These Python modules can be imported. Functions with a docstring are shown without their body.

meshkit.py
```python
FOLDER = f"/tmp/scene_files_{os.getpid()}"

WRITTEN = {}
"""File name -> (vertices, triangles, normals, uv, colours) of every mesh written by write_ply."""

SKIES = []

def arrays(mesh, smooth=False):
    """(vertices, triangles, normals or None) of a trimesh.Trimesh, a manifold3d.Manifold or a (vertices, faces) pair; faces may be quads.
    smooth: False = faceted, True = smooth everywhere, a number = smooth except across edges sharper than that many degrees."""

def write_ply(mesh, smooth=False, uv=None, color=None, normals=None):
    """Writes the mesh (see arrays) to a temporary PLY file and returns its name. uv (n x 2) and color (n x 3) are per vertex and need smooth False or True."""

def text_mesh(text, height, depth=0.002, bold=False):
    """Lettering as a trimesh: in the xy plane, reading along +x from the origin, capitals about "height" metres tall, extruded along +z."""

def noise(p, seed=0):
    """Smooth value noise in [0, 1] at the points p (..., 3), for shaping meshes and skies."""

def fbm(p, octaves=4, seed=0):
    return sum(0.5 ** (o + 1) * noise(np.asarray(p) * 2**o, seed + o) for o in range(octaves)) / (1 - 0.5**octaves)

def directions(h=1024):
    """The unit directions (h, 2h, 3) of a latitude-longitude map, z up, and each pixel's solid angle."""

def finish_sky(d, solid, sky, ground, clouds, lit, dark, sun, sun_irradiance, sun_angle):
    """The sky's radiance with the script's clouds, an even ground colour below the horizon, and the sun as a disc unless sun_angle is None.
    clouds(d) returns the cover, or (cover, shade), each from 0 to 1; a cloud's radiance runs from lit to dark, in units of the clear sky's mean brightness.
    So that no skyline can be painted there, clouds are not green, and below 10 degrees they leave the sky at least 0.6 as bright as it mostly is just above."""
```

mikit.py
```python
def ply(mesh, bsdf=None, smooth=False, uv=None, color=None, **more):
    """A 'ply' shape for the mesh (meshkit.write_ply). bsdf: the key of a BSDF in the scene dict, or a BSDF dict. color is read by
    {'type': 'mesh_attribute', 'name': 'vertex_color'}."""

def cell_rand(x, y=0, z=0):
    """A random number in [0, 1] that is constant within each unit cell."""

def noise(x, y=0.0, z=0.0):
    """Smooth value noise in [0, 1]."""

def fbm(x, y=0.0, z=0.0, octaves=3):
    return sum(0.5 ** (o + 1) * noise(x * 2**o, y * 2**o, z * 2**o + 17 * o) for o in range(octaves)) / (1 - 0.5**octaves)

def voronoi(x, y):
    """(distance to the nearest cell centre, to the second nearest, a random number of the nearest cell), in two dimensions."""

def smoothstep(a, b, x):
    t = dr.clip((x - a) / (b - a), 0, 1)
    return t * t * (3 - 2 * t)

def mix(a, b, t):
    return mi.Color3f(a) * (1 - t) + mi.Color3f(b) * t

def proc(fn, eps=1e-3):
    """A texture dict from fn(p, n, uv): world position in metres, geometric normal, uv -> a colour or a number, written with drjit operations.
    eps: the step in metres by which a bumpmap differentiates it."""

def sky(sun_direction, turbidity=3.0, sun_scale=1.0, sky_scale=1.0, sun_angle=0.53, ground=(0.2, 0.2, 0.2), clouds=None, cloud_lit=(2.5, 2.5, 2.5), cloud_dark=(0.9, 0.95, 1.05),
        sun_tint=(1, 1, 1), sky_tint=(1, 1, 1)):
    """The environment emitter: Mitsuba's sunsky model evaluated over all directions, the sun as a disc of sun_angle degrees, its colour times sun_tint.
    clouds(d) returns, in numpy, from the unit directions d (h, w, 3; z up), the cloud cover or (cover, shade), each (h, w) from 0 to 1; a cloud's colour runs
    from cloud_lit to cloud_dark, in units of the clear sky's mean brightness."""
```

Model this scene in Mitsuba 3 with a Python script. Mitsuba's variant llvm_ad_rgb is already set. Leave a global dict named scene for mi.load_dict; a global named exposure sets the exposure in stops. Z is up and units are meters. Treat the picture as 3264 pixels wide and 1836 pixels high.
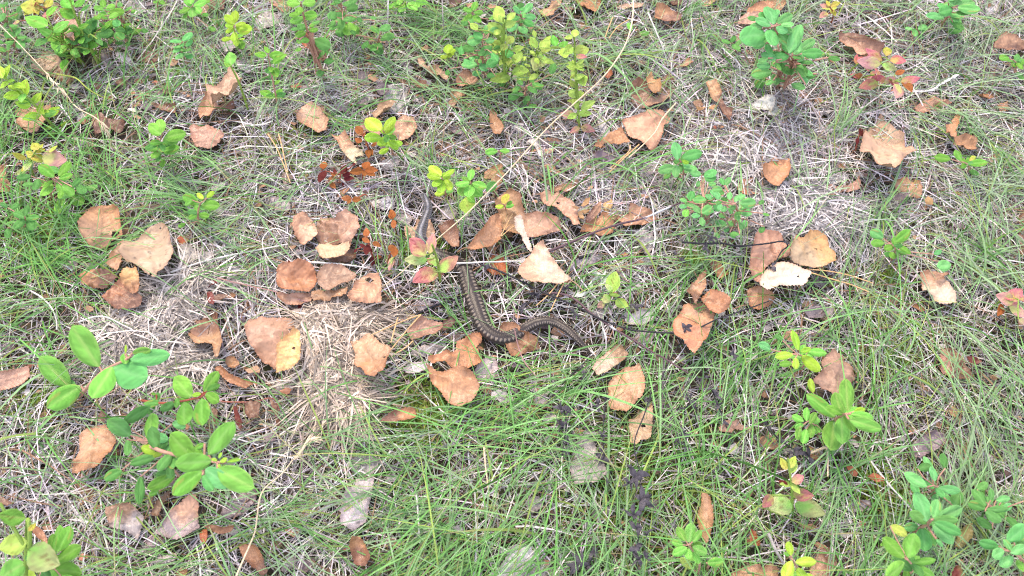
import math, random
import numpy as np, trimesh, shapely, drjit as dr, mitsuba as mi, mikit, meshkit
from shapely.geometry import Polygon, Point
from scipy.spatial import Delaunay

T = mi.ScalarTransform4f
scene, labels = {}, {}

# ---------------------------------------------------------------- camera, sky, exposure
PW, PH = 3264.0, 1836.0              # size of the photograph in pixels
HFOV, PITCH, CAM_H = 65.0, 60.0, 0.74
FOC = PW / 2 / math.tan(math.radians(HFOV / 2))
CAM = np.array([0.0, 0.0, CAM_H])
pr = math.radians(PITCH)
FWD = np.array([0.0, math.cos(pr), -math.sin(pr)])
RGT = np.array([1.0, 0.0, 0.0])
UPV = np.cross(RGT, FWD)
scene['camera'] = {'type': 'thinlens', 'fov': HFOV, 'fov_axis': 'x', 'near_clip': 0.02, 'far_clip': 100.0,
                   'aperture_radius': 0.0018, 'focus_distance': CAM_H / math.sin(pr) - 0.02,
                   'to_world': T().look_at(origin=CAM.tolist(), target=(CAM + FWD).tolist(), up=[0, 0, 1])}
scene['sky'] = mikit.sky((-0.25, 0.45, 0.85), turbidity=3, sun_scale=0.42, sun_angle=22, clouds=lambda d: 1.0,
                         cloud_lit=(2.36, 2.42, 3.05))
exposure = 2.76

# ---------------------------------------------------------------- small maths
def smooth01(x):
    x = np.clip(x, 0, 1)
    return x * x * (3 - 2 * x)

def pix(tile, x, y):
    """tile letter A..L and a point in that tile of the photo -> pixel of the whole photo"""
    k = 'ABCDEFGHIJKL'.index(tile)
    return np.array([(k % 4) * 816 + x / 2.3676, (k // 4) * 612 + y / 2.3676])

def ray(p):
    d = FWD * FOC + RGT * (p[0] - PW / 2) - UPV * (p[1] - PH / 2)
    return d / np.linalg.norm(d)

def on_plane(p, z):
    d = ray(p)
    return CAM + d * ((z - CAM_H) / d[2])

MOUND = on_plane(pix('F', 640, 1130), 0.0)
MOUND2 = on_plane(pix('E', 1150, 1000), 0.0)

def terrain(x, y):
    x, y = np.asarray(x, float), np.asarray(y, float)
    q = np.stack([x * 5 + 11, y * 5 + 7, x * 0], -1)
    z = 0.030 * (meshkit.fbm(q, 3, 5) - 0.5)
    z = z + 0.006 * (meshkit.fbm(q * 7, 3, 9) - 0.5)
    z = z + 0.024 * np.exp(-(((x - MOUND[0]) / 0.058) ** 2 + ((y - MOUND[1]) / 0.085) ** 2))
    z = z + 0.014 * np.exp(-(((x - MOUND2[0]) / 0.09) ** 2 + ((y - MOUND2[1]) / 0.07) ** 2))
    return z

def ground_at(p, lift=0.0):
    z = 0.0
    for _ in range(5):
        q = on_plane(p, z)
        z = float(terrain(q[0], q[1])) + lift
    return on_plane(p, z)

# ---------------------------------------------------------------- materials
def vcol():
    return {'type': 'mesh_attribute', 'name': 'vertex_color'}

scene['m_dry'] = {'type': 'twosided', 'bsdf': {'type': 'bumpmap', 'arbitrary': mikit.proc(
    lambda p, n, uv: mikit.fbm(p.x * 420, p.y * 420, p.z * 420, 3), 3e-4), 'scale': 0.0005,
    'bsdf': {'type': 'principled', 'base_color': vcol(), 'roughness': 0.46, 'specular': 0.5}}}
scene['m_green'] = {'type': 'principledthin', 'base_color': vcol(), 'roughness': 0.30, 'diff_trans': 0.45, 'eta': 1.5}
scene['m_grass'] = {'type': 'principledthin', 'base_color': vcol(), 'roughness': 0.42, 'diff_trans': 0.4, 'eta': 1.35}
scene['m_straw'] = {'type': 'twosided', 'bsdf': {'type': 'principled', 'base_color': vcol(), 'roughness': 0.6, 'specular': 0.3}}
scene['m_stem'] = {'type': 'twosided', 'bsdf': {'type': 'principled', 'base_color': vcol(), 'roughness': 0.6, 'specular': 0.3}}
scene['m_snake'] = {'type': 'principled', 'base_color': vcol(), 'roughness': 0.42, 'specular': 0.45}
scene['m_eye'] = {'type': 'principled', 'base_color': {'type': 'rgb', 'value': [0.06, 0.02, 0.01]}, 'roughness': 0.15, 'specular': 0.6}
def soil(p, n, uv):
    a = mikit.fbm(p.x * 40, p.y * 40, p.z * 40, 4)
    b = mikit.noise(p.x * 230, p.y * 230, 3.0)
    c = mikit.mix((0.034, 0.025, 0.019), (0.085, 0.065, 0.048), mikit.smoothstep(0.3, 0.7, a))
    return mikit.mix(c, (0.05, 0.065, 0.022), mikit.smoothstep(0.45, 0.8, b) * 0.7)
scene['m_soil'] = {'type': 'principled', 'base_color': mikit.proc(soil), 'roughness': 0.9, 'specular': 0.2}

# ---------------------------------------------------------------- naming
USED = {}
def numbered(name):
    k = USED.get(name, 0)
    USED[name] = k + 1
    return name if k == 0 else f'{name}_{k:03d}'

def tag(key, label, cat, group=None, kind=None):
    labels[key] = {'label': label}
    if cat: labels[key]['category'] = cat
    if group: labels[key]['group'] = group
    if kind: labels[key]['kind'] = kind

def put(key, V, F, C, bsdf, smooth=True, to_world=None):
    d = mikit.ply((V, F), bsdf, smooth=smooth, color=np.clip(C, 0.004, 0.92))
    if to_world is not None: d['to_world'] = to_world
    scene[key] = d
    return d

COL = dict(tan=(.45, .262, .15), light=(.52, .34, .22), pale=(.56, .42, .30), orange=(.40, .205, .10), brown=(.22, .115, .072),
           pink=(.40, .24, .16), yellow=(.64, .43, .17), grey=(.38, .335, .325), white=(.56, .53, .51), purple=(.22, .17, .18),
           rust=(.36, .11, .04), red=(.20, .04, .03), olive=(.27, .22, .08), dark=(.11, .065, .045), cream=(.66, .54, .42), ochre=(.49, .29, .12))

# ---------------------------------------------------------------- meshes
def tube(P, R, sides=6, cap=True):
    P = np.asarray(P, float); n = len(P)
    R = np.broadcast_to(np.asarray(R, float), (n,))
    t = np.gradient(P, axis=0); t /= np.linalg.norm(t, axis=1, keepdims=True) + 1e-12
    a = np.cross(t, [0, 0, 1.0]); bad = np.linalg.norm(a, axis=1) < 0.2
    a[bad] = np.cross(t[bad], [1.0, 0, 0]); a /= np.linalg.norm(a, axis=1, keepdims=True)
    b = np.cross(t, a)
    th = np.arange(sides) * 2 * math.pi / sides
    V = (P[:, None] + R[:, None, None] * (np.cos(th)[None, :, None] * a[:, None] + np.sin(th)[None, :, None] * b[:, None])).reshape(-1, 3)
    i, j = np.meshgrid(np.arange(n - 1), np.arange(sides), indexing='ij')
    q = np.stack([i * sides + j, i * sides + (j + 1) % sides, (i + 1) * sides + (j + 1) % sides, (i + 1) * sides + j], -1).reshape(-1, 4)
    F = np.vstack([q[:, [0, 2, 1]], q[:, [0, 3, 2]]])
    if cap:
        V = np.vstack([V, P[:1], P[-1:]])
        j = np.arange(sides); e = (n - 1) * sides
        F = np.vstack([F, np.stack([j * 0 + n * sides, j, (j + 1) % sides], 1), np.stack([j * 0 + n * sides + 1, e + (j + 1) % sides, e + j], 1)])
    return V, F

def spline(P, n):
    """Catmull-Rom through the points, n samples"""
    P = np.asarray(P, float)
    if len(P) == 2: return P[0] + (P[1] - P[0]) * np.linspace(0, 1, n)[:, None]
    Q = np.vstack([2 * P[0] - P[1], P, 2 * P[-1] - P[-2]])
    u = np.linspace(0, len(P) - 1 - 1e-9, n); k = u.astype(int); t = (u - k)[:, None]
    a, b, c, d = Q[k], Q[k + 1], Q[k + 2], Q[k + 3]
    return 0.5 * (2 * b + (c - a) * t + (2 * a - 5 * b + 4 * c - d) * t ** 2 + (3 * b - a - 3 * c + d) * t ** 3)

OLD, MIDL, OCC = [], [], []       # ground outlines of the leaves that lie on top of the litter: grass is kept mostly off them

def dry_leaf(name, tile, colour, level, label, pts, cat='leaf', group='fallen leaves lying on the ground', roll=None, hole=(), stalk=None, two=None, spots=0.3, tilt=None, serr=1.0):
    """A fallen leaf: outline on its own tilted plane above the litter, crumpled, veined, with real thickness."""
    key = numbered(name)
    seed = sum(map(ord, key)) * 7 + len(labels) * 13
    rng = np.random.default_rng(seed)
    P = np.array([[float(v) for v in s.split(',')] for s in pts.split()])
    full = np.array([pix(tile, *q) for q in P])
    cen = full.mean(0)
    lift = (0.009, 0.013, 0.020, 0.028, 0.036)[level]
    g = ground_at(cen, lift)
    tx, ty = tilt if tilt else rng.normal(0, 0.17, 2)
    nrm = np.array([-tx, -ty, 1.0]); nrm /= np.linalg.norm(nrm)
    def to_plane(q):
        d = ray(q); return CAM + d * (np.dot(g - CAM, nrm) / np.dot(d, nrm))
    W = np.array([to_plane(q) for q in full])
    e1 = np.cross([0, 1.0, 0], nrm); e1 /= np.linalg.norm(e1); e2 = np.cross(nrm, e1)
    L = np.stack([(W - g) @ e1, (W - g) @ e2], 1)
    # rounded outline with small irregular teeth
    n = len(L); nxt = np.roll(L, -1, 0); prv = np.roll(L, 1, 0)
    fine = []
    for i in range(n):
        a, b, c, d = L[i - 1], L[i], L[(i + 1) % n], L[(i + 2) % n]
        m = max(2, int(np.linalg.norm(c - b) / 0.0011))
        t = np.arange(m)[:, None] / m
        cr = 0.5 * (2 * b + (c - a) * t + (2 * a - 5 * b + 4 * c - d) * t ** 2 + (3 * b - a - 3 * c + d) * t ** 3)
        fine.append(0.28 * cr + 0.72 * (b + (c - b) * t))
    fine = np.vstack(fine)
    tn = np.roll(fine, -1, 0) - np.roll(fine, 1, 0); tn /= np.linalg.norm(tn, axis=1, keepdims=True) + 1e-9
    nr = np.stack([tn[:, 1], -tn[:, 0]], 1)
    s = np.cumsum(np.linalg.norm(np.diff(fine, axis=0, append=fine[:1]), axis=1))
    teeth = (((s / 0.0034) % 1.0) - 0.5) * 0.0012 + 0.0008 * (meshkit.noise(np.stack([s * 260, s * 0 + seed, s * 0], 1)) - 0.5)
    fine = fine + nr * (teeth * serr)[:, None]
    poly = Polygon(fine).buffer(0)
    for h in hole:
        hp = to_plane(pix(tile, h[0], h[1])) - g
        hr = h[2] / 2.3676 * np.linalg.norm(g - CAM) / FOC
        ang = np.linspace(0, 2 * math.pi, 11)[:-1]
        rr = hr * rng.uniform(0.6, 1.3, 10)
        poly = poly.difference(Polygon(np.stack([hp @ e1 + rr * np.cos(ang), hp @ e2 + rr * np.sin(ang) * 0.8], 1)).buffer(0))
    if poly.geom_type != 'Polygon': poly = max(poly.geoms, key=lambda q: q.area)
    size = math.sqrt(poly.area)
    x0, y0, x1, y1 = poly.bounds
    st = max(0.0013, size / 26)
    gx, gy = np.meshgrid(np.arange(x0, x1, st), np.arange(y0, y1, st * 0.87))
    gx = gx + st * 0.5 * (np.arange(gx.shape[0]) % 2)[:, None]
    gp = np.stack([gx.ravel(), gy.ravel()], 1) + rng.normal(0, st * 0.08, (gx.size, 2))
    gp = gp[shapely.contains_xy(poly.buffer(-st * 0.45), gp[:, 0], gp[:, 1])]
    rings = [np.array(r.segmentize(st * 1.1).coords)[:-1] for r in [poly.simplify(0.00012).exterior, *poly.simplify(0.00012).interiors]]
    V2 = np.vstack(rings + [gp])
    tri = Delaunay(V2).simplices
    cc = V2[tri].mean(1)
    tri = tri[shapely.contains_xy(poly, cc[:, 0], cc[:, 1])]
    ar = np.cross(V2[tri[:, 1]] - V2[tri[:, 0]], V2[tri[:, 2]] - V2[tri[:, 0]])
    tri = tri[np.abs(ar) > 1e-10]; ar = ar[np.abs(ar) > 1e-10]
    tri[ar < 0] = tri[ar < 0][:, ::-1]
    # axis of the leaf, veins
    cen2 = V2.mean(0)
    if stalk:
        sp = to_plane(pix(tile, *stalk)) - g; sp = np.array([sp @ e1, sp @ e2])
        ax = cen2 - sp
    else:
        w, v = np.linalg.eigh(np.cov((V2 - cen2).T)); ax = v[:, 1] * (1 if rng.random() < 0.5 else -1)
    ax = ax / (np.linalg.norm(ax) + 1e-9); pp = np.array([-ax[1], ax[0]])
    u, w = (V2 - cen2) @ ax, (V2 - cen2) @ pp
    uu = u - np.abs(w) * 0.75
    vein = np.exp(-(w / 0.0010) ** 2)
    side = np.exp(-((((uu / (size * 0.155)) % 1.0) - 0.5) * (size * 0.155) / 0.00075) ** 2) * smooth01(np.abs(w) / 0.002)
    # crumple
    q = np.stack([V2[:, 0] / size * 1.6 + seed % 97, V2[:, 1] / size * 1.6, V2[:, 0] * 0], 1)
    z = (meshkit.fbm(q, 3, seed % 31) - 0.5) * size * 0.27 + (meshkit.fbm(q * 4.5, 2, 3) - 0.5) * size * 0.06
    rid = 1 - np.abs(meshkit.fbm(q * 1.5 + 31, 2, seed % 17) * 2 - 1) * 2.2          # sharp creases where the blade dried and buckled
    z += np.clip(rid, 0, 1) * size * rng.uniform(.05, .11)
    z += rng.uniform(0.5, 1.6) * (w / size) ** 2 * size * 0.45 * rng.choice([1, 1, -0.6])
    if roll:
        ra = math.radians(roll[0]); rv = np.array([-math.sin(ra), math.cos(ra)])
        dd = (V2 - cen2) @ rv; half = np.abs(dd).max()
        z += roll[1] * half * (np.abs(dd) / half) ** 2.2
    z += 0.0006 * vein - 0.0005 * side
    dist = shapely.distance(poly.exterior, shapely.points(V2))
    edge = np.exp(-dist / 0.0022)
    z += edge * (meshkit.noise(np.stack([V2[:, 0] * 130, V2[:, 1] * 130, V2[:, 0] * 0 + seed], 1)) - 0.35) * 0.0055
    P3 = g + V2[:, :1] * e1 + V2[:, 1:] * e2 + z[:, None] * nrm
    lo = terrain(P3[:, 0], P3[:, 1]) + 0.0015
    P3[:, 2] = np.maximum(P3[:, 2], lo)
    # colour of the dried blade: mottling, veins, darker rim, brown flecks
    base = np.array(COL[colour]) * rng.uniform(0.78, 1.14) * (1 + rng.normal(0, .035, 3))
    mott = meshkit.fbm(np.stack([V2[:, 0] * 75 + seed % 53, V2[:, 1] * 75, V2[:, 0] * 0], 1), 4)
    C = base[None] * (0.73 + 0.54 * mott)[:, None]
    if two:
        ta = math.radians(two[1]); f = smooth01(0.5 + ((V2 - cen2) @ np.array([math.cos(ta), math.sin(ta)])) / size * 1.6 + (mott - 0.5) * 1.4)
        C = C * (1 - f[:, None]) + np.array(COL[two[0]])[None] * (0.7 + 0.6 * mott)[:, None] * f[:, None]
    C = C * (1 - 0.20 * vein - 0.16 * side)[:, None]
    C = C * (1 - 0.30 * edge[:, None] * np.array([0.7, 1.0, 1.1]))
    fl = meshkit.noise(np.stack([V2[:, 0] * 480, V2[:, 1] * 480, V2[:, 0] * 0 + seed], 1))
    C = C * (1 - spots * smooth01((fl - 0.83) / 0.12))[:, None]
    # thickness: top, underside and a rim
    k = len(P3)
    fn = np.cross(P3[tri[:, 1]] - P3[tri[:, 0]], P3[tri[:, 2]] - P3[tri[:, 0]])
    vn = np.zeros_like(P3)
    for c in range(3): np.add.at(vn, tri[:, c], fn)
    vn /= np.linalg.norm(vn, axis=1, keepdims=True) + 1e-12
    bot = P3 - vn * 0.00035
    V = np.vstack([P3, bot]); F = np.vstack([tri, tri[:, ::-1] + k]); CC = np.vstack([C, C * 0.9])
    at = 0
    for r in rings:
        m = len(r); i = np.arange(at, at + m); j = np.roll(i, -1); b = len(V)
        V = np.vstack([V, P3[i], bot[i]]); CC = np.vstack([CC, C[i] * 0.85, C[i] * 0.8])
        a1 = np.arange(m) + b; a2 = np.roll(np.arange(m), -1) + b
        F = np.vstack([F, np.stack([a1, a1 + m, a2 + m], 1), np.stack([a1, a2 + m, a2], 1)])
        at += m
    tag(key, label, cat, group)
    if stalk:
        put(key + '__blade', V, F, CC, 'm_dry')
        d2 = (P3[:len(rings[0]), :] - ground_at(pix(tile, *stalk), lift)); i = int(np.argmin((d2 ** 2).sum(1)))
        a, b = P3[i] - (P3[i] - g) * 0.03, ground_at(pix(tile, *stalk), lift + 0.004)
        mid = (a + b) / 2 + np.array([0.0, 0.0, 0.002]) + rng.normal(0, 0.0012, 3)
        SV, SF = tube(spline([a, mid, b], 10), np.linspace(0.0006, 0.0008, 10), 6)
        put(key + '__stalk', SV, SF, np.tile(base * 0.55, (len(SV), 1)), 'm_dry')
    else:
        put(key, V, F, CC, 'm_dry')
    (OCC if level >= 2 else MIDL if level == 1 else OLD).append(Polygon(np.stack([g[0] + fine @ np.array([e1[0], e2[0]]), g[1] + fine @ np.array([e1[1], e2[1]])], 1)).buffer(0))
    return key
# ---------------------------------------------------------------- fallen leaves
D = dry_leaf
FL = 'fallen_leaf'
# upper left
D(FL,'A','pink',2,'pinkish tan dry leaf standing behind the bilberry stems at the upper left','430,60 520,150 590,160 600,270 560,350 510,330 460,240 400,130',tilt=(0,-.5))
D(FL,'A','light',1,'broad pale tan leaf with torn edges under a dry grass stalk, upper left','225,450 310,420 400,415 460,460 520,540 560,600 520,640 430,600 330,580 240,540 260,490',two=('brown',-60))
D(FL,'A','tan',1,'square tan leaf behind the yellow-green bilberry sprig at the left edge','135,830 300,820 420,830 340,930 290,1000 240,1010 160,980 150,900')
D(FL,'A','orange',1,'orange-brown leaf cut by the left edge of the picture above mid height','-60,1250 0,1240 40,1250 60,1350 90,1400 60,1449 -60,1449')
D(FL,'A','light',3,'light peach leaf rolled into a tube, leaning beside a thin green bilberry stem','1590,720 1680,680 1780,590 1850,640 1800,710 1720,760 1660,830 1600,800',roll=(45,.5),tilt=(.2,-.3))
D(FL,'A','brown',1,'brown torn leaf underneath the rolled peach leaf','1500,830 1570,760 1660,830 1760,770 1770,850 1680,870 1640,850 1580,910 1510,910',two=('tan',180))
D(FL,'A','pink',2,'rounded pinkish leaf lying flat beside sweeping green grass, below the rolled peach leaf','1450,1010 1430,960 1520,940 1620,950 1690,1010 1660,1080 1580,1110 1480,1110 1450,1050')
D(FL,'A','brown',0,'small brown ragged leaf half buried in straw, right of a white leaf scrap','1040,420 1160,380 1240,400 1230,480 1150,490 1060,470')
D(FL,'A','brown',1,'ragged brown leaf among dry grass seed heads, left of the upright lingonberry','690,900 760,850 850,920 930,890 950,970 880,1010 830,970 720,1000')
D(FL,'A','brown',1,'narrow dark brown leaf in straw above the upright lingonberry','1080,730 1180,790 1340,800 1330,860 1250,850 1160,800',roll=(-20,.4))
D(FL,'A','brown',1,'small curled reddish brown leaf scrap in the straw, leftmost of a row of three','700,650 760,640 775,670 720,690',roll=(20,.5))
D(FL,'A','brown',1,'small reddish brown leaf scrap in the straw, middle one of a row of three','850,600 930,610 960,650 900,660',roll=(-30,.5))
D(FL,'A','brown',1,'small reddish brown leaf scrap in the straw, rightmost of a row of three','1210,670 1290,640 1310,690 1260,720')
D(FL,'A','tan',1,'tan leaf scrap below the light lingonberry tip at the top edge','1480,40 1550,20 1580,60 1540,130 1480,100')
D(FL,'A','brown',1,'brown leaf cut by the top edge, right of a light lingonberry tip','1590,20 1650,-20 1710,10 1680,70 1600,80')
D(FL,'B','tan',1,'tan leaf at the top edge, left of a tall lingonberry','90,0 260,10 290,60 230,110 160,60 110,40')
D(FL,'B','rust',3,'curled rusty leaf hanging on the foot of the tall lingonberry','310,310 380,295 375,260 400,260 420,330 415,385 350,350',roll=(80,.4))
D(FL,'B','light',2,'large light tan oval leaf with smooth edge among sweeping grass, left of the centre','320,880 350,800 400,785 460,810 500,860 555,920 530,990 460,1000 380,960 320,940',two=('tan',-90))
D(FL,'B','pale',2,'twisted pale leaf strip left of the rusty orange sprig','560,1010 620,1030 680,1000 720,1080 810,1160 820,1190 750,1190 765,1255 700,1200 650,1140 610,1060',roll=(-50,.4),two=('tan',120))
D(FL,'B','tan',2,'small folded tan leaf pointing up right above the bright lingonberry rosette','880,870 960,800 1060,775 1020,840 960,880 900,890',roll=(35,.5))
D(FL,'B','tan',1,'heart-shaped tan leaf at the right of the bright lingonberry rosette','1040,950 1120,880 1190,890 1215,970 1190,1030 1090,1075 1030,1030')
D(FL,'B','pink',1,'pinkish tan leaf behind the left side of the bright lingonberry rosette','740,1020 800,940 880,900 960,960 940,1030 850,1010 780,1040')
D(FL,'B','light',2,'long light tan leaf with upturned ends, above the twisted tan leaf at upper centre','1215,430 1260,450 1290,500 1370,510 1400,540 1450,560 1450,600 1380,590 1300,560 1240,520',roll=(-30,.4))
D(FL,'B','tan',2,'rounded tan leaf lobe at upper centre, twisted, left of the dense green cluster','1505,600 1560,555 1640,560 1675,610 1640,660 1580,680 1520,650',roll=(10,.35))
D(FL,'B','tan',1,'narrow tan leaf hanging below the rounded twisted leaf at upper centre','1460,720 1550,680 1590,690 1500,800 1420,790 1480,750',roll=(50,.4))
D(FL,'B','orange',2,'small upright orange-tan leaf in thin grass, left of the long diagonal stalk','1760,870 1790,840 1850,930 1870,980 1820,1010 1770,980',tilt=(0,-.4))
D(FL,'B','orange',1,'brown-orange leaf between the twin lingonberry rosettes and the diagonal stalk','1730,1290 1850,1245 1870,1320 1840,1420 1780,1449 1770,1350 1720,1340')
D(FL,'B','brown',1,'curled brown leaf at the top edge beside yellow-green bilberry leaves','1465,20 1540,0 1560,40 1510,75 1460,60',roll=(20,.5))
# upper right
D(FL,'C','tan',1,'tan leaf with a notch at the top edge, right of the green cluster','200,70 280,60 300,10 375,-20 370,40 320,80 310,120 230,140')
D(FL,'C','orange',1,'large orange-tan leaf cut by the top edge, left of the diagonal stalk','430,10 520,-30 665,-30 665,50 630,105 570,90 500,50')
D(FL,'C','light',1,'flat light leaf sliver under the top end of the diagonal stalk','775,55 900,25 1000,30 960,60 830,70')
D(FL,'C','orange',2,'orange-tan folded leaf near the top edge, right of the diagonal stalk','1090,60 1180,75 1280,110 1260,160 1180,165 1100,190 1075,140',roll=(-10,.4),two=('brown',-60))
D(FL,'C','tan',1,'tan leaf half out of frame at the top, above pale straw','1410,-30 1545,-30 1530,30 1440,55')
D(FL,'C','brown',1,'brown leaf sliver at the top edge above the orange-tan folded leaf','1150,-30 1280,-30 1280,50 1200,40')
D(FL,'C','orange',2,'orange-tan leaf behind the top of the big lingonberry bush','1780,80 1850,40 1932,10 1990,30 1960,70 1880,120 1770,110')
D(FL,'C','light',2,'light tan curled leaf left of the top of the big lingonberry bush','1700,170 1760,110 1880,110 1850,160 1830,220 1770,200',roll=(20,.4))
D(FL,'C','tan',1,'tiny tan leaf scrap left of the big lingonberry bush','1680,270 1730,250 1740,300 1700,335')
D(FL,'C','pink',1,'big two-lobed pinkish brown leaf in straw, above the big toothed tan leaf','890,670 950,635 1030,660 1040,720 1060,740 1120,720 1130,600 1190,580 1240,640 1200,740 1150,800 1110,830 1030,840 980,820 900,770',two=('brown',100))
D(FL,'C','ochre',3,'small curled ochre leaf on top of the two-lobed pinkish leaf','1010,600 1050,545 1070,600 1115,610 1125,680 1110,725 1060,700 1030,680',roll=(80,.5))
D(FL,'C','tan',2,'big toothed tan leaf pointing down with a pale stalk across it, upper right of centre','835,890 910,870 1000,860 1020,830 1120,830 1150,850 1200,890 1180,930 1150,940 1140,1000 1110,1080 1060,1150 1000,1100 920,1060 870,1000 850,930')
D(FL,'C','orange',2,'folded orange-tan leaf left of the big toothed tan leaf','690,1040 760,1000 820,990 860,1040 890,1095 820,1105 760,1080 700,1080 650,1150 620,1120 640,1080',roll=(-20,.3))
D(FL,'C','tan',2,'long tan leaf rolled lengthwise, slanting down right, left of pale papery scraps','1460,640 1480,615 1540,620 1570,680 1600,790 1665,830 1640,920 1600,870 1560,790 1500,740',roll=(-60,.5),two=('brown',-45))
D(FL,'C','brown',1,'tiny round brown leaf in straw right of the diagonal stalk','1195,490 1220,478 1240,495 1215,515')
D(FL,'C','tan',1,'small boomerang-shaped tan leaf in straw above the two-lobed leaf','1260,500 1320,445 1370,465 1310,500 1270,515')
D(FL,'C','ochre',2,'left one of two little ochre oval leaves below the rolled tan leaf','1375,805 1410,797 1460,820 1410,830',serr=.3)
D(FL,'C','ochre',2,'right one of two little ochre oval leaves below the rolled tan leaf','1475,825 1520,795 1560,795 1520,830',serr=.3)
D(FL,'C','tan',1,'tan leaf scrap above the reddish leaf with a brown spot, right of the diagonal stalk','280,1440 380,1400 490,1360 500,1390 440,1449 330,1455')
D(FL,'C','rust',2,'small bright rust-red leaf beside the diagonal stalk','700,580 730,530 760,520 755,570 720,595',roll=(60,.5))
D(FL,'C','brown',0,'dull brown leaf under the diagonal stalk above the rust-red scrap','640,440 740,400 860,430 780,480 700,490')
D(FL,'G','tan',1,'tan leaf below the leafy lingonberry cluster right of centre','1690,-20 1720,-70 1800,-80 1860,-10 1850,40 1740,30')
D(FL,'D','orange',2,'reddish orange folded leaf in pale straw, below right of the lingonberry cluster','-70,1310 0,1250 50,1180 80,1220 150,1210 160,1280 130,1360 80,1410 20,1390 -40,1360',roll=(70,.3))
D(FL,'D','tan',1,'tan leaf at the top edge right behind the big lingonberry bush','-30,-20 60,-20 130,40 100,80 40,110 0,60')
D(FL,'D','tan',2,'long tan leaf with rolled upper rim, left of the pink bilberry leaves','525,260 640,280 740,330 850,370 830,420 780,450 740,500 690,480 620,390 560,330',roll=(-30,.45),two=('brown',60))
D(FL,'D','tan',1,'flat tan leaf in grass below the pink bilberry leaves','1090,830 1180,750 1250,735 1390,770 1310,800 1240,850 1130,860')
D(FL,'D','light',3,'large crumpled light tan leaf with pointed corners, far right','680,1110 700,1040 770,990 840,910 850,970 900,975 1010,1050 1030,1150 1100,1190 1020,1200 980,1260 880,1270 830,1250 760,1240 670,1190',spots=.45)
D(FL,'D','orange',3,'upright orange-tan leaf tip above a folded square leaf, far right','1335,970 1440,870 1445,920 1410,990 1420,1030 1370,1030',tilt=(0,-.6))
D(FL,'D','orange',2,'square folded orange-tan leaf, far right above small lingonberry leaves','1390,1040 1500,1030 1575,1045 1560,1150 1490,1140 1390,1100',roll=(0,.25))
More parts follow.
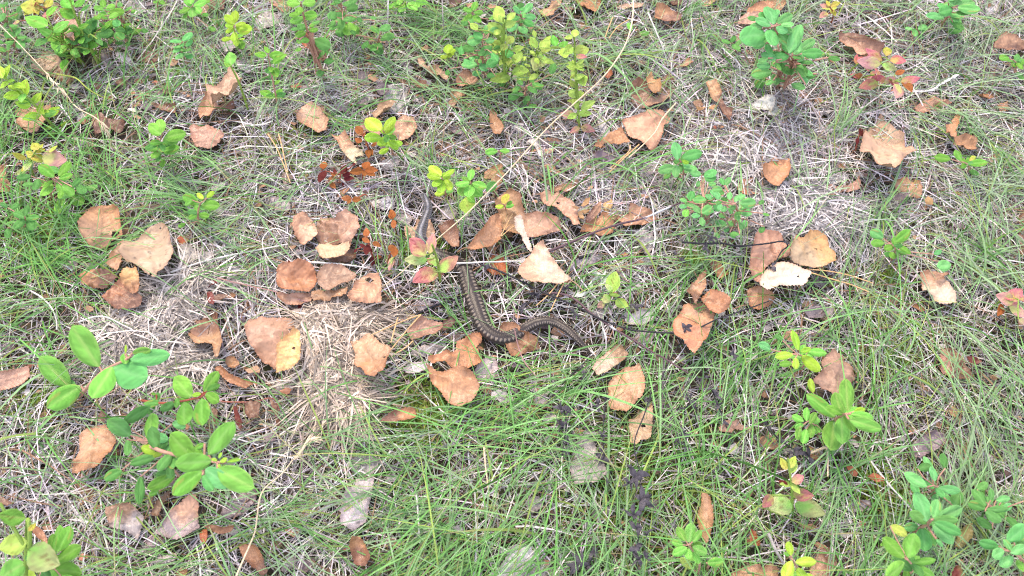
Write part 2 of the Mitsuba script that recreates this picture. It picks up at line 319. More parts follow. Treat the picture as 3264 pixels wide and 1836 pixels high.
D(FL,'H','tan',1,'tan leaf below the crumpled light leaf at the far right','920,-130 960,-100 1110,-110 1165,-50 1160,0 1150,40 1090,35 960,-10 950,-70')
D(FL,'H','pink',1,'broken pinkish tan leaf in pale straw, left of the crumpled light leaf','410,-20 470,-50 510,-35 580,-50 650,-70 690,-120 690,-20 560,10 480,40 400,50')
D(FL,'D','brown',2,'brown-tan curled leaf at the right edge near the top','1700,330 1760,285 1850,300 1960,330 1960,430 1840,400 1710,390',roll=(0,.4),two=('tan',90))
D(FL,'D','orange',1,'narrow orange leaf scrap in faded grass near the right edge','1590,720 1680,705 1720,730 1620,750')
D(FL,'D','orange',1,'short orange leaf scrap below the narrow one near the right edge','1740,780 1800,770 1830,830 1760,840')
# left and centre
D(FL,'E','orange',2,'cupped orange-brown leaf with dark fold and hole, left','600,230 640,180 690,130 760,105 850,100 900,120 905,200 920,280 940,340 900,360 850,370 830,420 760,440 690,420 630,340 600,300',hole=[(872,315,28)],roll=(80,.3),two=('tan',-100))
D(FL,'E','light',3,'largest light tan round leaf with small brown specks, left, over other leaves','915,440 940,390 1060,350 1160,300 1240,295 1290,350 1310,440 1320,500 1270,580 1200,620 1180,660 1100,640 1060,590 980,560 920,520',hole=[(1225,315,9),(1145,645,9)],spots=.6)
D(FL,'E','tan',2,'folded tan leaf flap at the left side of the largest round leaf','810,540 900,400 950,380 930,440 920,520 960,570 900,610',roll=(60,.4))
D(FL,'E','brown',2,'oblong brown leaf left of the yellow-orange leaf in the left leaf pile','615,640 650,600 760,585 830,600 910,655 850,690 780,730 690,720 630,690',two=('orange',180))
D(FL,'E','ochre',4,'yellow-orange leaf with dark notched tip on top of the left leaf pile','910,640 930,580 960,565 990,590 1030,575 1055,650 1045,740 1000,770 920,700',two=('orange',-90))
D(FL,'E','orange',3,'orange leaf with a fuzzy dark patch at the bottom of the left leaf pile','775,790 830,730 910,680 960,720 1040,780 1080,810 1060,860 960,880 870,890 800,830',spots=.8,two=('brown',-60))
D(FL,'E','brown',1,'long dull brown leaf with grey bloom, right below the left leaf pile','980,920 1040,870 1120,790 1190,740 1240,800 1200,850 1080,910 1000,935',two=('grey',60))
D(FL,'E','tan',2,'three-cornered brown-tan leaf left of the biggest peach leaf','1450,1090 1490,1010 1540,960 1600,890 1640,900 1650,1000 1680,1120 1700,1200 1640,1270 1620,1200 1600,1150 1490,1170 1450,1130',two=('brown',90),roll=(70,.2))
D(FL,'E','red',1,'reddish brown lingonberry leaf on white straw, topmost of three','1460,730 1520,680 1620,650 1640,690 1560,740 1490,770',serr=.2,two=('pink',180))
D(FL,'E','red',2,'reddish brown lingonberry leaf on white straw, lowest of three','1560,760 1600,750 1620,800 1610,850 1570,830',serr=.2)
D(FL,'E','brown',2,'reddish brown lingonberry leaf on white straw, rightmost of three','1610,790 1660,770 1720,780 1680,815 1630,820',serr=.2)
D(FL,'F','tan',2,'biggest peach-tan leaf, oval with central fold, left of the straw mound','-90,1000 -50,930 60,920 160,925 260,950 310,1010 300,1060 330,1150 250,1200 180,1250 140,1320 60,1280 0,1220 -60,1130',two=('pink',150),stalk=(-210,1190))
D(FL,'F','yellow',4,'bright yellow leaf standing on the edge of the biggest peach-tan leaf','150,1370 160,1160 210,1110 290,1030 330,1040 335,1150 330,1270 260,1330 180,1360',hole=[(285,1180,14)],tilt=(-.25,.1))
D(FL,'E','light',2,'light tan leaf cut by the left edge below mid height','-60,1370 0,1360 90,1345 220,1310 235,1390 190,1449 100,1480 -60,1500',spots=.5)
D(FL,'E','orange',2,'small round orange-brown leaf below the three-cornered leaf','1700,1290 1720,1250 1770,1245 1805,1290 1780,1330 1730,1325',serr=.2)
D(FL,'E','orange',2,'long curled orange-brown leaf right of the dark green lingonberry tip','1625,1330 1670,1315 1740,1380 1850,1420 1930,1440 1850,1480 1750,1449 1680,1400',roll=(-25,.4))
D(FL,'F','tan',2,'tan leaf with light right rim, above left of the centre leaf pile','275,260 290,190 350,155 400,190 440,240 470,310 460,350 400,380 350,410 300,340 290,290',two=('light',0),roll=(-60,.3))
D(FL,'F','brown',2,'large folded dark brown leaf left of the orange-red sprig','470,230 530,200 610,210 680,135 760,180 790,270 740,340 700,390 560,400 480,390 465,310',two=('pink',40))
D(FL,'F','light',3,'light tan toothed leaf flap along the bottom of the folded dark brown leaf','455,440 480,405 600,400 710,385 700,430 650,460 590,490 540,510 490,490')
D(FL,'F','brown',1,'dark brown leaf beneath the light toothed flap','540,520 590,490 680,440 750,430 760,500 680,540 600,540')
D(FL,'F','orange',3,'squarish orange-tan leaf, left one of the row of leaves above the straw mound','170,560 230,550 290,535 380,540 440,590 460,680 440,730 400,770 300,770 170,740 155,650')
D(FL,'F','pink',2,'pinkish leaf edge under the squarish orange-tan leaf','160,760 300,765 410,765 420,820 330,860 230,850 170,800')
D(FL,'F','pink',3,'rounded pinkish tan leaf, middle one of the row above the straw mound','460,650 480,600 540,555 640,560 720,600 760,640 740,680 650,710 560,755 520,750 470,710')
D(FL,'F','tan',3,'tan leaf with a hole, right one of the row above the straw mound','690,790 720,740 760,660 830,625 920,620 945,690 945,820 820,830 700,810',hole=[(850,665,32)])
D(FL,'F','tan',2,'tan leaf half hidden in the top of the straw mound under the pinkish leaf','430,770 480,740 560,760 690,720 690,770 650,800 520,830 440,830')
D(FL,'F','tan',3,'lobed tan leaf lying on the right side of the straw mound','720,1140 790,1120 850,1075 900,1100 950,1140 1010,1160 990,1220 980,1320 900,1385 840,1390 790,1330 740,1300 750,1220',hole=[(965,1240,12)],two=('orange',-60))
D(FL,'F','light',1,'light tan leaf under the neck of the snake','1115,260 1140,250 1200,265 1210,210 1310,215 1350,300 1340,400 1280,390 1230,350 1150,380 1130,350')
D(FL,'F','tan',2,'tan leaf rolled into a scroll right of the neck of the snake','1380,260 1460,240 1510,270 1540,320 1530,410 1480,430 1440,390 1410,330',roll=(-60,.7),two=('brown',110))
D(FL,'F','orange',3,'orange-tan leaf slanting up right from the red bilberry sprig','1595,420 1650,340 1710,280 1760,200 1830,190 1845,280 1830,380 1740,430 1650,440',roll=(50,.2),stalk=(1520,455))
D(FL,'G','tan',2,'wide tan leaf behind the white rolled leaf, right of centre','-130,60 -20,-10 60,40 100,160 180,145 300,180 365,230 360,290 270,320 200,350 130,345 0,330 -90,290 -100,170',two=('pink',10))
D(FL,'F','pink',2,'light pinkish leaf left of the big snake bend','1145,1060 1190,1000 1250,945 1310,970 1400,980 1420,1030 1370,1070 1270,1100 1180,1125',roll=(20,.3))
D(FL,'F','brown',1,'brownish leaf scrap at the right tip of the light pinkish leaf','1400,1040 1420,980 1490,945 1510,975 1470,1020 1430,1050')
D(FL,'F','orange',2,'ragged orange-tan leaf touching the snake bend from below left','1290,1260 1400,1220 1500,1200 1510,1150 1600,1110 1690,1080 1700,1140 1660,1180 1700,1240 1690,1300 1600,1340 1500,1320 1400,1290 1330,1300',roll=(30,.3))
D(FL,'F','tan',3,'large tan leaf with a smooth lower edge under the ragged orange-tan leaf','1290,1300 1350,1340 1400,1360 1550,1330 1640,1375 1690,1460 1650,1560 1540,1640 1460,1610 1400,1520 1330,1440',two=('orange',100))
D(FL,'F','rust',1,'rusty brown leaf behind black twigs right of the snake body','1700,550 1790,470 1850,480 1900,560 1890,640 1780,620')
D(FL,'G','orange',1,'orange leaf lying under the snake at its big bend','-90,1040 -60,990 10,985 70,1020 60,1050 130,1070 190,1100 205,1180 130,1200 60,1240 0,1245 -40,1180 -50,1120')
D(FL,'G','light',4,'pale peach three-cornered leaf with a red stalk, right of the snake body','60,590 130,500 190,425 240,425 290,500 350,580 420,650 445,680 370,705 200,690 90,680 45,640',stalk=(535,745),two=('pale',0),spots=.08,tilt=(.05,-.1))
D(FL,'G','cream',4,'almost white narrow rolled leaf above the pale three-cornered leaf','15,190 60,180 85,220 95,290 130,360 155,440 150,470 110,420 70,330 25,260',roll=(-65,.3),two=('cream',0),spots=.05)
D(FL,'G','tan',2,'reddish tan leaf with a brown spot, top of the leaf group right of centre','210,30 270,5 330,0 440,70 490,130 510,250 460,260 420,190 330,130 240,100',two=('pink',60),hole=[(350,95,16)])
D(FL,'G','brown',2,'narrow brown leaf between the ochre oval leaves and the yellow scrap','555,190 620,110 670,70 670,140 620,200 570,230',two=('tan',0))
D(FL,'G','orange',1,'orange-tan leaf with a notch, crossed by the lichen-covered twig','515,300 560,240 620,200 650,215 680,185 740,200 775,270 760,320 690,330 610,320')
D(FL,'G','yellow',1,'small pale yellow leaf scrap above the lichen-covered twig','685,90 750,60 755,110 720,160 690,130')
D(FL,'G','tan',1,'tan leaf with a cut top corner, rightmost along the lichen-covered twig','800,190 880,170 890,100 950,120 1030,150 1085,200 1080,225 960,255 850,290 830,250 790,210',stalk=(1250,245))
D(FL,'G','ochre',3,'small ochre oval leaf pointing up, topmost of four beside the brown narrow leaf','520,105 550,65 585,55 575,95 535,115',serr=.2)
D(FL,'G','ochre',3,'small ochre oval leaf pointing left, leftmost of four beside the brown narrow leaf','450,115 480,105 515,120 490,133',serr=.2)
D(FL,'G','ochre',3,'small ochre oval leaf, lowest of four beside the brown narrow leaf','495,165 520,150 545,190 540,210 510,195',serr=.2)
D(FL,'G','ochre',3,'small ochre oval leaf, rightmost of four beside the brown narrow leaf','515,145 550,130 590,140 550,165',serr=.2)
D(FL,'H','pink',2,'pinkish tan leaf at the back of the pale leaf group right of centre','-130,380 -90,320 0,310 90,330 140,420 140,510 60,530 -20,570 -70,700 -150,580 -140,480')
D(FL,'H','cream',4,'nearly white pointed leaf with a small hole at the front of the pale leaf group','-30,600 60,515 150,530 250,570 320,610 300,670 250,710 100,700 0,730 -60,700',hole=[(230,638,12)],two=('pale',120),spots=.1)
D(FL,'H','light',3,'round light tan leaf with brown upper right rim in the pale leaf group','140,450 170,370 200,335 260,350 300,300 370,310 440,360 490,470 480,540 400,580 310,575 200,545 150,500',two=('ochre',50),hole=[(360,432,10)],spots=.5)
D(FL,'G','brown',3,'slim brown-tan leaf standing above the big orange leaf, right of centre','1320,730 1380,680 1460,600 1465,700 1420,790 1390,830 1350,790',two=('tan',0),tilt=(0,-.5))
D(FL,'G','orange',3,'orange-tan leaf at the upper right of the big orange leaf','1420,800 1500,740 1600,770 1650,820 1640,870 1560,930 1490,900')
D(FL,'G','orange',3,'big pure orange leaf crossed by a thin black stem','1230,950 1280,900 1290,860 1360,850 1430,830 1500,870 1530,930 1500,1020 1460,1120 1400,1200 1370,1225 1290,1160 1230,1080 1215,1010',two=('tan',30))
D(FL,'G','tan',1,'tan leaf below the pale leaf group, behind the black stem','1775,740 1850,710 1932,740 1980,800 1932,860 1850,890 1780,860',two=('orange',-40))
D(FL,'G','orange',1,'small brown-orange leaf hanging in grass left of the pale leaf group','1470,480 1560,530 1620,580 1600,640 1560,650 1510,570',two=('brown',150))
D(FL,'G','tan',2,'oblong tan leaf with a pale lower end, right of the snake tail','600,1340 640,1270 720,1210 800,1150 830,1150 870,1220 850,1260 740,1340 650,1390 620,1370',two=('pale',-130),stalk=(960,1095))
D(FL,'K','tan',2,'toothed tan leaf below the oblong leaf, right of the snake tail','730,-10 780,-90 880,-120 960,-150 1000,-50 1010,30 980,90 910,140 870,200 790,210 730,190 720,80')
D(FL,'K','light',2,'light tan leaf with a black stem and hole across it, below the toothed tan leaf','885,270 960,220 1010,200 1050,150 1065,180 1060,300 1050,400 970,440 930,475 890,440',hole=[(990,320,20)])
# right
D(FL,'H','tan',2,'tan leaf with pale lower half and ragged top, right in long grass','1150,610 1230,595 1370,610 1320,650 1350,700 1380,740 1420,770 1415,845 1290,840 1250,790 1180,750 1155,690',two=('pale',-80))
D(FL,'H','pink',2,'pinkish tan triangular leaf behind the lower right lingonberry','320,1440 390,1360 400,1280 470,1200 500,1190 570,1250 630,1330 665,1380 630,1449 560,1530 480,1540 400,1480')
D(FL,'H','pink',1,'dull pinkish brown leaf in grass near the right edge','1290,1340 1310,1190 1400,1185 1450,1250 1530,1400 1450,1420 1300,1380',two=('brown',0))
D(FL,'H','red',2,'small dark red leaf right of the dull pinkish leaf near the right edge','1480,1250 1530,1240 1600,1280 1560,1310 1500,1285',serr=.3)
D(FL,'H','ochre',2,'small ochre oval leaf in grass below the square folded leaf','1185,55 1215,28 1250,55 1245,95 1200,90',serr=.2)
D(FL,'H','brown',1,'brown leaf cut by the right edge at mid height','1890,190 1960,160 1960,480 1900,470')
D(FL,'H','brown',1,'small brown leaf right beside a dark grey-purple leaf','410,890 490,880 480,985 440,1000 390,960',two=('grey',60))
# bottom
D(FL,'I','orange',3,'large orange-tan pointed leaf on grey straw, lower left','530,655 560,570 600,490 580,440 610,350 700,305 790,300 830,360 870,410 850,490 800,560 770,610 660,640 570,660',two=('tan',150),tilt=(.1,-.15))
D(FL,'I','orange',2,'small orange curved leaf right of the mottled grey-pink leaf','1540,1075 1600,1060 1690,1080 1770,1065 1740,1115 1650,1130',serr=.2,roll=(0,.3))
D(FL,'I','rust',2,'small rusty leaf pointing down right of the mottled grey-pink leaf','1515,1100 1560,1090 1570,1150 1545,1210 1515,1180',serr=.2)
D(FL,'I','red',2,'dark red-brown leaf hanging upright under the lingonberry runner','1765,165 1790,180 1830,290 1815,345 1780,290',serr=.2)
D(FL,'I','brown',1,'brown leaf at the left end of the reddish leaf row under the lingonberry runner','1590,180 1640,190 1640,270 1610,300',serr=.2)
D(FL,'I','brown',2,'larger brown leaf right of the dark red-brown upright leaf','1845,150 1900,125 1960,140 1950,250 1880,265 1850,220')
D(FL,'I','orange',2,'tiny orange-brown leaf behind the biggest lingonberry','1390,330 1410,305 1435,320 1420,350',serr=.2)
D(FL,'I','brown',1,'dark brown leaf above the large orange-tan pointed leaf, lower left','740,240 770,200 800,240 790,290 740,290')
D(FL,'I','brown',2,'rusty brown folded leaf at the bottom edge left of centre','1810,1230 1900,1210 1960,1230 2030,1420 1990,1449 1920,1380 1850,1320',roll=(-50,.3),two=('orange',90))
D(FL,'I','orange',2,'orange-brown leaf between the bilberry and green leaves, bottom left corner','240,1060 280,1070 330,1130 370,1210 310,1190 270,1150',serr=.2)
D(FL,'I','brown',1,'brown leaf cut by the left edge above the bottom left bilberry','-50,830 0,850 60,880 110,910 60,925 -50,900')
D(FL,'I','orange',1,'orange leaf scrap at the bottom edge, lower left','1330,1430 1370,1395 1420,1410 1400,1470 1340,1470')
D(FL,'I','brown',2,'slim brown curled leaf right of the pinkish-grey leaf, lower left','1140,980 1190,880 1290,800 1230,910 1190,1010',roll=(55,.4))
D(FL,'J','brown',2,'brown-orange curled leaf in grass below the straw mound','940,285 1030,220 1130,195 1200,200 1215,265 1120,290',roll=(15,.4),two=('orange',0))
D(FL,'J','orange',2,'orange-tan leaf scrap at the left foot of the straw mound','180,50 230,25 270,45 250,80 200,70')
D(FL,'J','brown',1,'long narrow reddish brown leaf hanging left of the straw mound foot','100,110 150,150 175,250 190,360 160,330 140,230',serr=.2)
D(FL,'J','orange',3,'folded orange-brown leaf standing upright near the bottom edge','740,1150 790,1155 830,1220 870,1310 830,1370 750,1360 730,1290 720,1220',roll=(75,.7),two=('brown',-90))
D(FL,'K','light',2,'small light leaf with upturned point in green grass, lower right','1560,330 1600,280 1700,290 1790,345 1680,340 1640,385 1570,365',roll=(0,.4))
D(FL,'K','ochre',2,'tall crumpled ochre leaf behind the yellow-green rosette, bottom right','1430,810 1470,830 1500,880 1520,1000 1500,1130 1460,1215 1420,1100 1395,1000 1430,900',roll=(85,.4),two=('tan',0))
D(FL,'K','tan',2,'big tan leaf cut by the bottom edge, lower right','1620,1470 1700,1400 1820,1365 1880,1390 1932,1370 2010,1400 2010,1520 1620,1520')
D(FL,'K','rust',2,'rusty pink leaf in straw above the big tan leaf at the bottom edge','1790,1100 1830,1110 1880,1190 1850,1225 1800,1200')
D(FL,'L','rust',2,'small orange oval leaf, left of a pair above the lower right bushes','590,620 640,620 680,660 665,700 620,680',serr=.2)
D(FL,'L','rust',2,'small orange oval leaf, right of a pair above the lower right bushes','745,700 800,670 850,690 880,725 820,740',serr=.2)
D(FL,'L','pink',1,'brown-pink leaf at the bottom edge right of the yellow-green tip','310,1400 390,1250 450,1240 520,1300 480,1470 330,1470',two=('brown',0))
D(FL,'L','olive',2,'olive-brown leaf behind the lower right lingonberry bushes','1400,1230 1420,1150 1470,1080 1540,1050 1530,1170 1460,1240')
D(FL,'L','red',2,'reddish leaf at the bottom edge right of the lower lingonberry','1370,1449 1400,1375 1450,1370 1480,1440 1440,1480',two=('olive',0))
D(FL,'L','tan',1,'small tan leaf sliver above the brown-pink leaf at the bottom edge','330,1210 380,1190 440,1225 400,1245',serr=.3)
# old grey leaves pressed into the litter
DL, GG = 'old_leaf', 'old weathered leaves pressed into the litter'
def O(tile, colour, label, pts, lv=0, **k): dry_leaf(DL, tile, colour, lv, label, pts, group=GG, spots=.5, **k)
O('A','white','white papery leaf scrap in straw at the upper left','870,400 930,390 1010,470 950,490 900,460',1)
O('A','grey','grey-brown weathered leaf at the top edge right of the upper left lingonberry','960,20 1080,-10 1110,100 1040,130 970,90')
O('A','grey','grey-pink weathered leaf below the yellow-green lingonberry tip, upper left','1650,270 1740,290 1790,380 1700,410 1650,340')
O('A','grey','narrow grey-brown leaf left of the white papery scrap','760,420 810,390 850,500 830,540 780,480')
O('A','grey','grey leaf scrap right of the tall yellow-green bilberry stem, upper left','1780,460 1880,400 1932,470 1880,540 1800,530')
O('B','grey','pale grey-pink leaf behind a dark leaf pair, upper centre left','960,760 1000,670 1080,640 1140,690 1130,790 1100,850 1060,880 1000,830')
O('B','grey','wide grey leaf under thin grass at the top, left of the tall bilberry','1140,240 1220,210 1400,260 1410,310 1320,300 1200,300')
O('B','grey','bluish grey leaf at the top left of the tall lingonberry','0,130 60,60 160,120 180,180 90,230 10,240')
O('B','purple','dark purple-brown round leaf, left of a pair in straw at upper centre','750,590 790,545 850,570 860,610 800,640',1,serr=.2)
O('B','purple','dark purple-brown round leaf, right of a pair in straw at upper centre','890,660 930,625 990,650 1010,710 940,730',1,serr=.2)
O('B','purple','dark purple leaf below the dark pair in straw','770,790 820,760 850,790 800,815',1,serr=.2)
O('B','purple','dark purple leaf low in straw left of the small folded tan leaf','590,820 650,790 720,810 690,850 620,850',1,serr=.2)
O('B','brown','dull brown leaf right of the grey-pink leaf, upper centre','1190,630 1260,610 1320,640 1260,680 1200,660',1)
O('B','purple','purple-grey leaf in straw left of the small upright orange-tan leaf','1460,980 1520,960 1560,1010 1500,1030',1,serr=.2)
O('B','purple','purple-brown leaf under the twin lingonberry rosettes','1080,1290 1150,1250 1180,1310 1120,1360')
O('B','grey','crumpled grey-pink leaf below the bright lingonberry rosette','920,1230 1000,1190 1090,1220 1060,1270 980,1290')
O('C','white','pale papery leaf crumpled right of the long rolled tan leaf','1700,780 1740,820 1860,760 1932,720 1990,740 1960,850 1880,830 1800,850 1720,840',1)
O('C','white','bluish white leaf scrap left of the big toothed tan leaf','640,860 690,900 740,1010 690,1050 650,960')
O('C','white','pale twisted leaf in straw right of the diagonal stalk','110,1060 180,1055 220,1110 230,1200 200,1180 170,1110',1)
O('C','white','white leaf scrap below the big toothed tan leaf','1000,1240 1100,1200 1160,1210 1090,1280 1010,1290')
O('C','grey','grey leaf scrap in straw left of the big lingonberry bush','1480,400 1560,380 1570,450 1500,470')
O('C','purple','purple-brown leaf in straw below the diagonal stalk','200,1060 270,1040 330,1080 280,1120 220,1110')
O('D','white','pale grey leaf right of the papery crumpled leaf below the big bush','-10,880 20,780 110,750 100,840 60,880')
O('D','white','white blurred leaf scrap near the top right corner','1600,20 1710,10 1720,110 1640,120')
O('D','white','whitish leaf under lingonberry leaves at the top right','1380,110 1510,105 1500,150 1400,150')
O('D','white','whitish leaf in straw right of the reddish orange folded leaf','385,1370 450,1330 600,1330 580,1390 470,1400')
O('H','white','bluish white leaf on pale straw right of the lingonberry cluster','-30,60 0,0 80,20 150,100 70,150 0,120',1)
O('E','grey','grey leaf in grass left of the oblong brown leaf','450,520 500,490 600,500 580,590 490,590')
O('E','white','whitish leaf right of the largest round leaf at left','1340,440 1400,400 1500,460 1600,480 1590,540 1450,560 1350,500',1)
O('E','purple','purple-brown leaf near the lower edge of sweeping grass, left of centre','1000,1330 1040,1310 1100,1310 1110,1360 1040,1380')
O('F','grey','flat lilac-grey leaf above the tan leaf left of centre','80,70 160,40 260,80 270,140 160,150 90,120')
O('F','white','whitish grey leaf right of the toothed tan leaf with orange leaves, centre','920,60 1000,25 1060,60 1040,130 970,155 930,110')
O('F','grey','grey leaf below the whitish grey leaf at the centre','1060,190 1130,160 1190,200 1150,250 1080,240')
O('F','white','pale bluish leaf curl left of the ragged orange-tan leaf','1110,1330 1180,1290 1290,1280 1310,1330 1230,1370 1140,1370',1)
O('F','grey','grey curled leaf under the light pinkish leaf','1170,1210 1270,1150 1400,1160 1420,1200 1300,1230 1200,1240')
O('F','white','whitish flat leaf right of the large tan leaf below the snake','1640,1360 1720,1260 1800,1240 1830,1330 1780,1410 1700,1449')
O('F','grey','grey leaf in straw left of the snake body','1210,840 1300,820 1340,860 1290,900 1220,890')
O('F','grey','grey leaf beside the snake head','1390,130 1470,100 1520,170 1480,220 1410,200')
O('G','grey','lilac-grey leaf in straw right of the pale three-cornered leaf','930,370 1000,340 1050,310 1075,390 1030,480 980,430',1)
O('G','grey','grey leaf under thin grass right of the peach three-cornered leaf','420,570 500,500 640,460 690,490 580,570 470,610')
O('G','white','wide pale grey leaf under crossing twigs right of the snake tail','840,960 950,900 1070,890 1060,960 980,1010 860,1000')
O('G','grey','pale grey leaf below the crossing twigs','900,1110 1000,1040 1070,1070 1050,1130 950,1130')
O('H','purple','dark grey-purple leaf in grass below the pale leaf group','270,900 350,860 430,870 420,930 390,970 300,950',1)
O('I','pink','pinkish-grey weathered leaf, left of the mottled one at lower left','800,925 900,910 1000,895 1060,960 1100,1010 1060,1100 1050,1170 960,1120 850,1075 810,1000',2,two=('grey',-60))
O('I','grey','mottled grey-pink leaf below the biggest lingonberry','1170,1120 1220,1060 1290,960 1400,870 1480,840 1510,920 1500,1060 1520,1090 1440,1140 1330,1180 1220,1150',2,two=('pink',90))
O('I','purple','lilac-grey leaf under grass right of the biggest lingonberry','1670,980 1730,850 1850,790 1932,780 1940,880 1800,1000 1700,1020')
O('I','purple','dark purple-grey leaf under the mottled grey-pink leaf','1040,1280 1100,1180 1170,1130 1250,1180 1200,1270 1100,1295')
O('I','white','whitish crumpled leaf near the bottom, lower left','1150,1340 1230,1290 1330,1270 1340,1320 1240,1355',1)
O('J','white','big whitish leaf under thin grass blades, bottom centre left','640,1000 660,870 690,790 750,770 760,720 890,700 880,830 850,950 830,1040 740,1110 650,1060',1,two=('grey',90))
O('J','grey','grey leaf above the big whitish leaf, bottom centre left','690,620 780,540 880,550 950,600 880,700 780,710')
O('J','grey','grey leaf left of the big whitish leaf','280,960 350,890 470,880 480,950 390,1000 300,1000')
O('J','white','small pale leaf right of the big whitish leaf','970,720 1050,690 1090,720 1020,755')
O('J','purple','purple-brown leaf near the bottom edge left of the upright folded leaf','290,1400 350,1330 440,1310 440,1380 370,1430')
O('J','grey','pale grey leaf at the bottom edge above a purple-brown one','200,1390 250,1300 310,1310 290,1380 230,1420')
O('K','grey','wide bluish grey leaf cut by the bottom edge at the centre','-190,1470 -60,1330 0,1220 130,1210 250,1290 340,1440 300,1490 -100,1490',1,two=('white',120))
O('K','grey','tall grey leaf among green grass left of the withered black herb','460,530 520,380 600,420 660,560 720,700 620,760 470,760 430,640',1)
O('K','grey','small grey-brown leaf at the lower left of the snake tail','180,80 260,60 270,140 200,180 160,150')
O('K','grey','grey-pink leaf in straw at the lower centre','100,880 200,850 240,930 160,970 110,950')
O('L','purple','grey-purple curled leaf in straw at the right','1050,520 1120,420 1250,350 1330,400 1290,470 1130,560',1)
O('L','grey','pale grey leaf right of the upper lower-right lingonberry','1290,700 1380,670 1450,740 1430,770 1330,750')
O('L','grey','pale grey leaf left of the lower right bushes','560,930 660,880 780,890 760,950 640,970')
# ---------------------------------------------------------------- green plants
def leaf_shape(kind):
    """unit leaf along +x, width 1 at the widest, normal +z"""
    nu, nv = (12, 9)
    u = np.linspace(0, 1, nu); v = np.linspace(-1, 1, nv)
    if kind == 'ling':   w = np.sin(math.pi * np.clip(u, 0, 1) ** 1.12) ** 0.52
    elif kind == 'bil':  w = np.sin(math.pi * u ** 0.82) ** 0.80
    else:                w = np.sin(math.pi * u ** 0.95) ** 0.72
    w[0] = 0.05; w[-1] = 0.06
    return u, v, w

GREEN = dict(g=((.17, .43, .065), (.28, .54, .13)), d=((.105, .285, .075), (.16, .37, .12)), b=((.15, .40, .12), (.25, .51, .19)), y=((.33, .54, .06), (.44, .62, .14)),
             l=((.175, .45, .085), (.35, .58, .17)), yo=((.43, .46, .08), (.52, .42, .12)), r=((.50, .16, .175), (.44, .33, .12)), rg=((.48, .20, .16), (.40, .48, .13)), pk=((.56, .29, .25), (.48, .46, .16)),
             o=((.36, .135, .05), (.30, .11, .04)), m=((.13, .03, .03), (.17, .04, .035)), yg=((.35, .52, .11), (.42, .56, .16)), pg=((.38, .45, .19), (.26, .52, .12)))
BANK = {}
def bank(kind, col, k):
    key = (kind, col, k)
    if key in BANK: return BANK[key]
    rng = np.random.default_rng(hash(kind + col) % 1 + sum(map(ord, kind + col)) * 31 + k)
    u, v, w = leaf_shape(kind)
    U, Vv = np.meshgrid(u, v, indexing='ij')
    asym = rng.uniform(-.04, .04)
    X = U + 0 * Vv
    Y = 0.5 * w[:, None] * Vv + asym * np.sin(math.pi * U)
    if kind == 'bil': Y = Y + 0.012 * np.sign(Vv) * (np.abs(Vv) > .99) * np.cos(np.arange(len(u)) * math.pi)[:, None]
    fold = rng.uniform(.02, .12) if kind == 'ling' else rng.uniform(.02, .14)
    Z = fold * np.abs(Vv) * w[:, None] - (0.10 if kind == 'ling' else 0.04) * np.abs(Vv) ** 3.5 * w[:, None] - rng.uniform(.02, .16) * U ** 2
    Z = Z + rng.normal(0, .012, 1) + 0.03 * (meshkit.noise(np.stack([U * 4 + k * 9, Vv * 2, U * 0], -1)) - .5)
    nu, nv = U.shape
    a, b = np.meshgrid(np.arange(nu - 1), np.arange(nv - 1), indexing='ij')
    i = (a * nv + b).ravel()
    F = np.vstack([np.stack([i, i + nv, i + nv + 1], 1), np.stack([i, i + nv + 1, i + 1], 1)])
    c0, c1 = np.array(GREEN[col][0]), np.array(GREEN[col][1])
    nz = meshkit.fbm(np.stack([U * 5 + 3 * k, Vv * 2.5, U * 0 + k], -1), 3)
    C = c0 * (0.58 + 0.82 * nz)[..., None]
    if col in ('r', 'rg', 'pk', 'pg', 'yo', 'o'):
        f = smooth01(1.25 - 1.5 * U + (nz - .5) * 1.6 - 0.45 * np.abs(Vv))
    else:
        f = np.exp(-((Vv * w[:, None]) / 0.13) ** 2) * (1 - .5 * U) * .8 + .35 * (np.abs(Vv) > .9)
    C = C * (1 - f[..., None]) + c1 * f[..., None]
    sv = np.abs(((U * 6 - np.abs(Vv) * 1.6) % 1) - .5)
    C = C * (1 - 0.13 * smooth01((sv - .30) / .12))[..., None]
    if kind == 'bil' or col in ('r', 'rg', 'pk', 'yg'):
        sp = meshkit.noise(np.stack([U * 9 + 7 * k, Vv * 5, U * 0 + 2], -1))
        C = C * (1 - np.array([.3, .5, .45]) * smooth01((sp - .84) / .08)[..., None])
    if k == 5:                                    # some leaves have a browned, torn-looking patch at the rim
        e = smooth01((meshkit.noise(np.stack([U * 3 + k, Vv * 2 + 4, U * 0 + 7], -1)) + .45 * np.maximum(U, np.abs(Vv)) - .98) / .10)[..., None]
        C = C * (1 - .6 * e) + np.array((.36, .27, .09)) * .6 * e
    C = C * rng.uniform(.88, 1.2) * (1 + rng.normal(0, .065, 3))
    BANK[key] = mikit.ply((np.stack([X, Y, Z], -1).reshape(-1, 3), F), 'm_green', smooth=True, color=np.clip(C.reshape(-1, 3), .004, .9))
    return BANK[key]

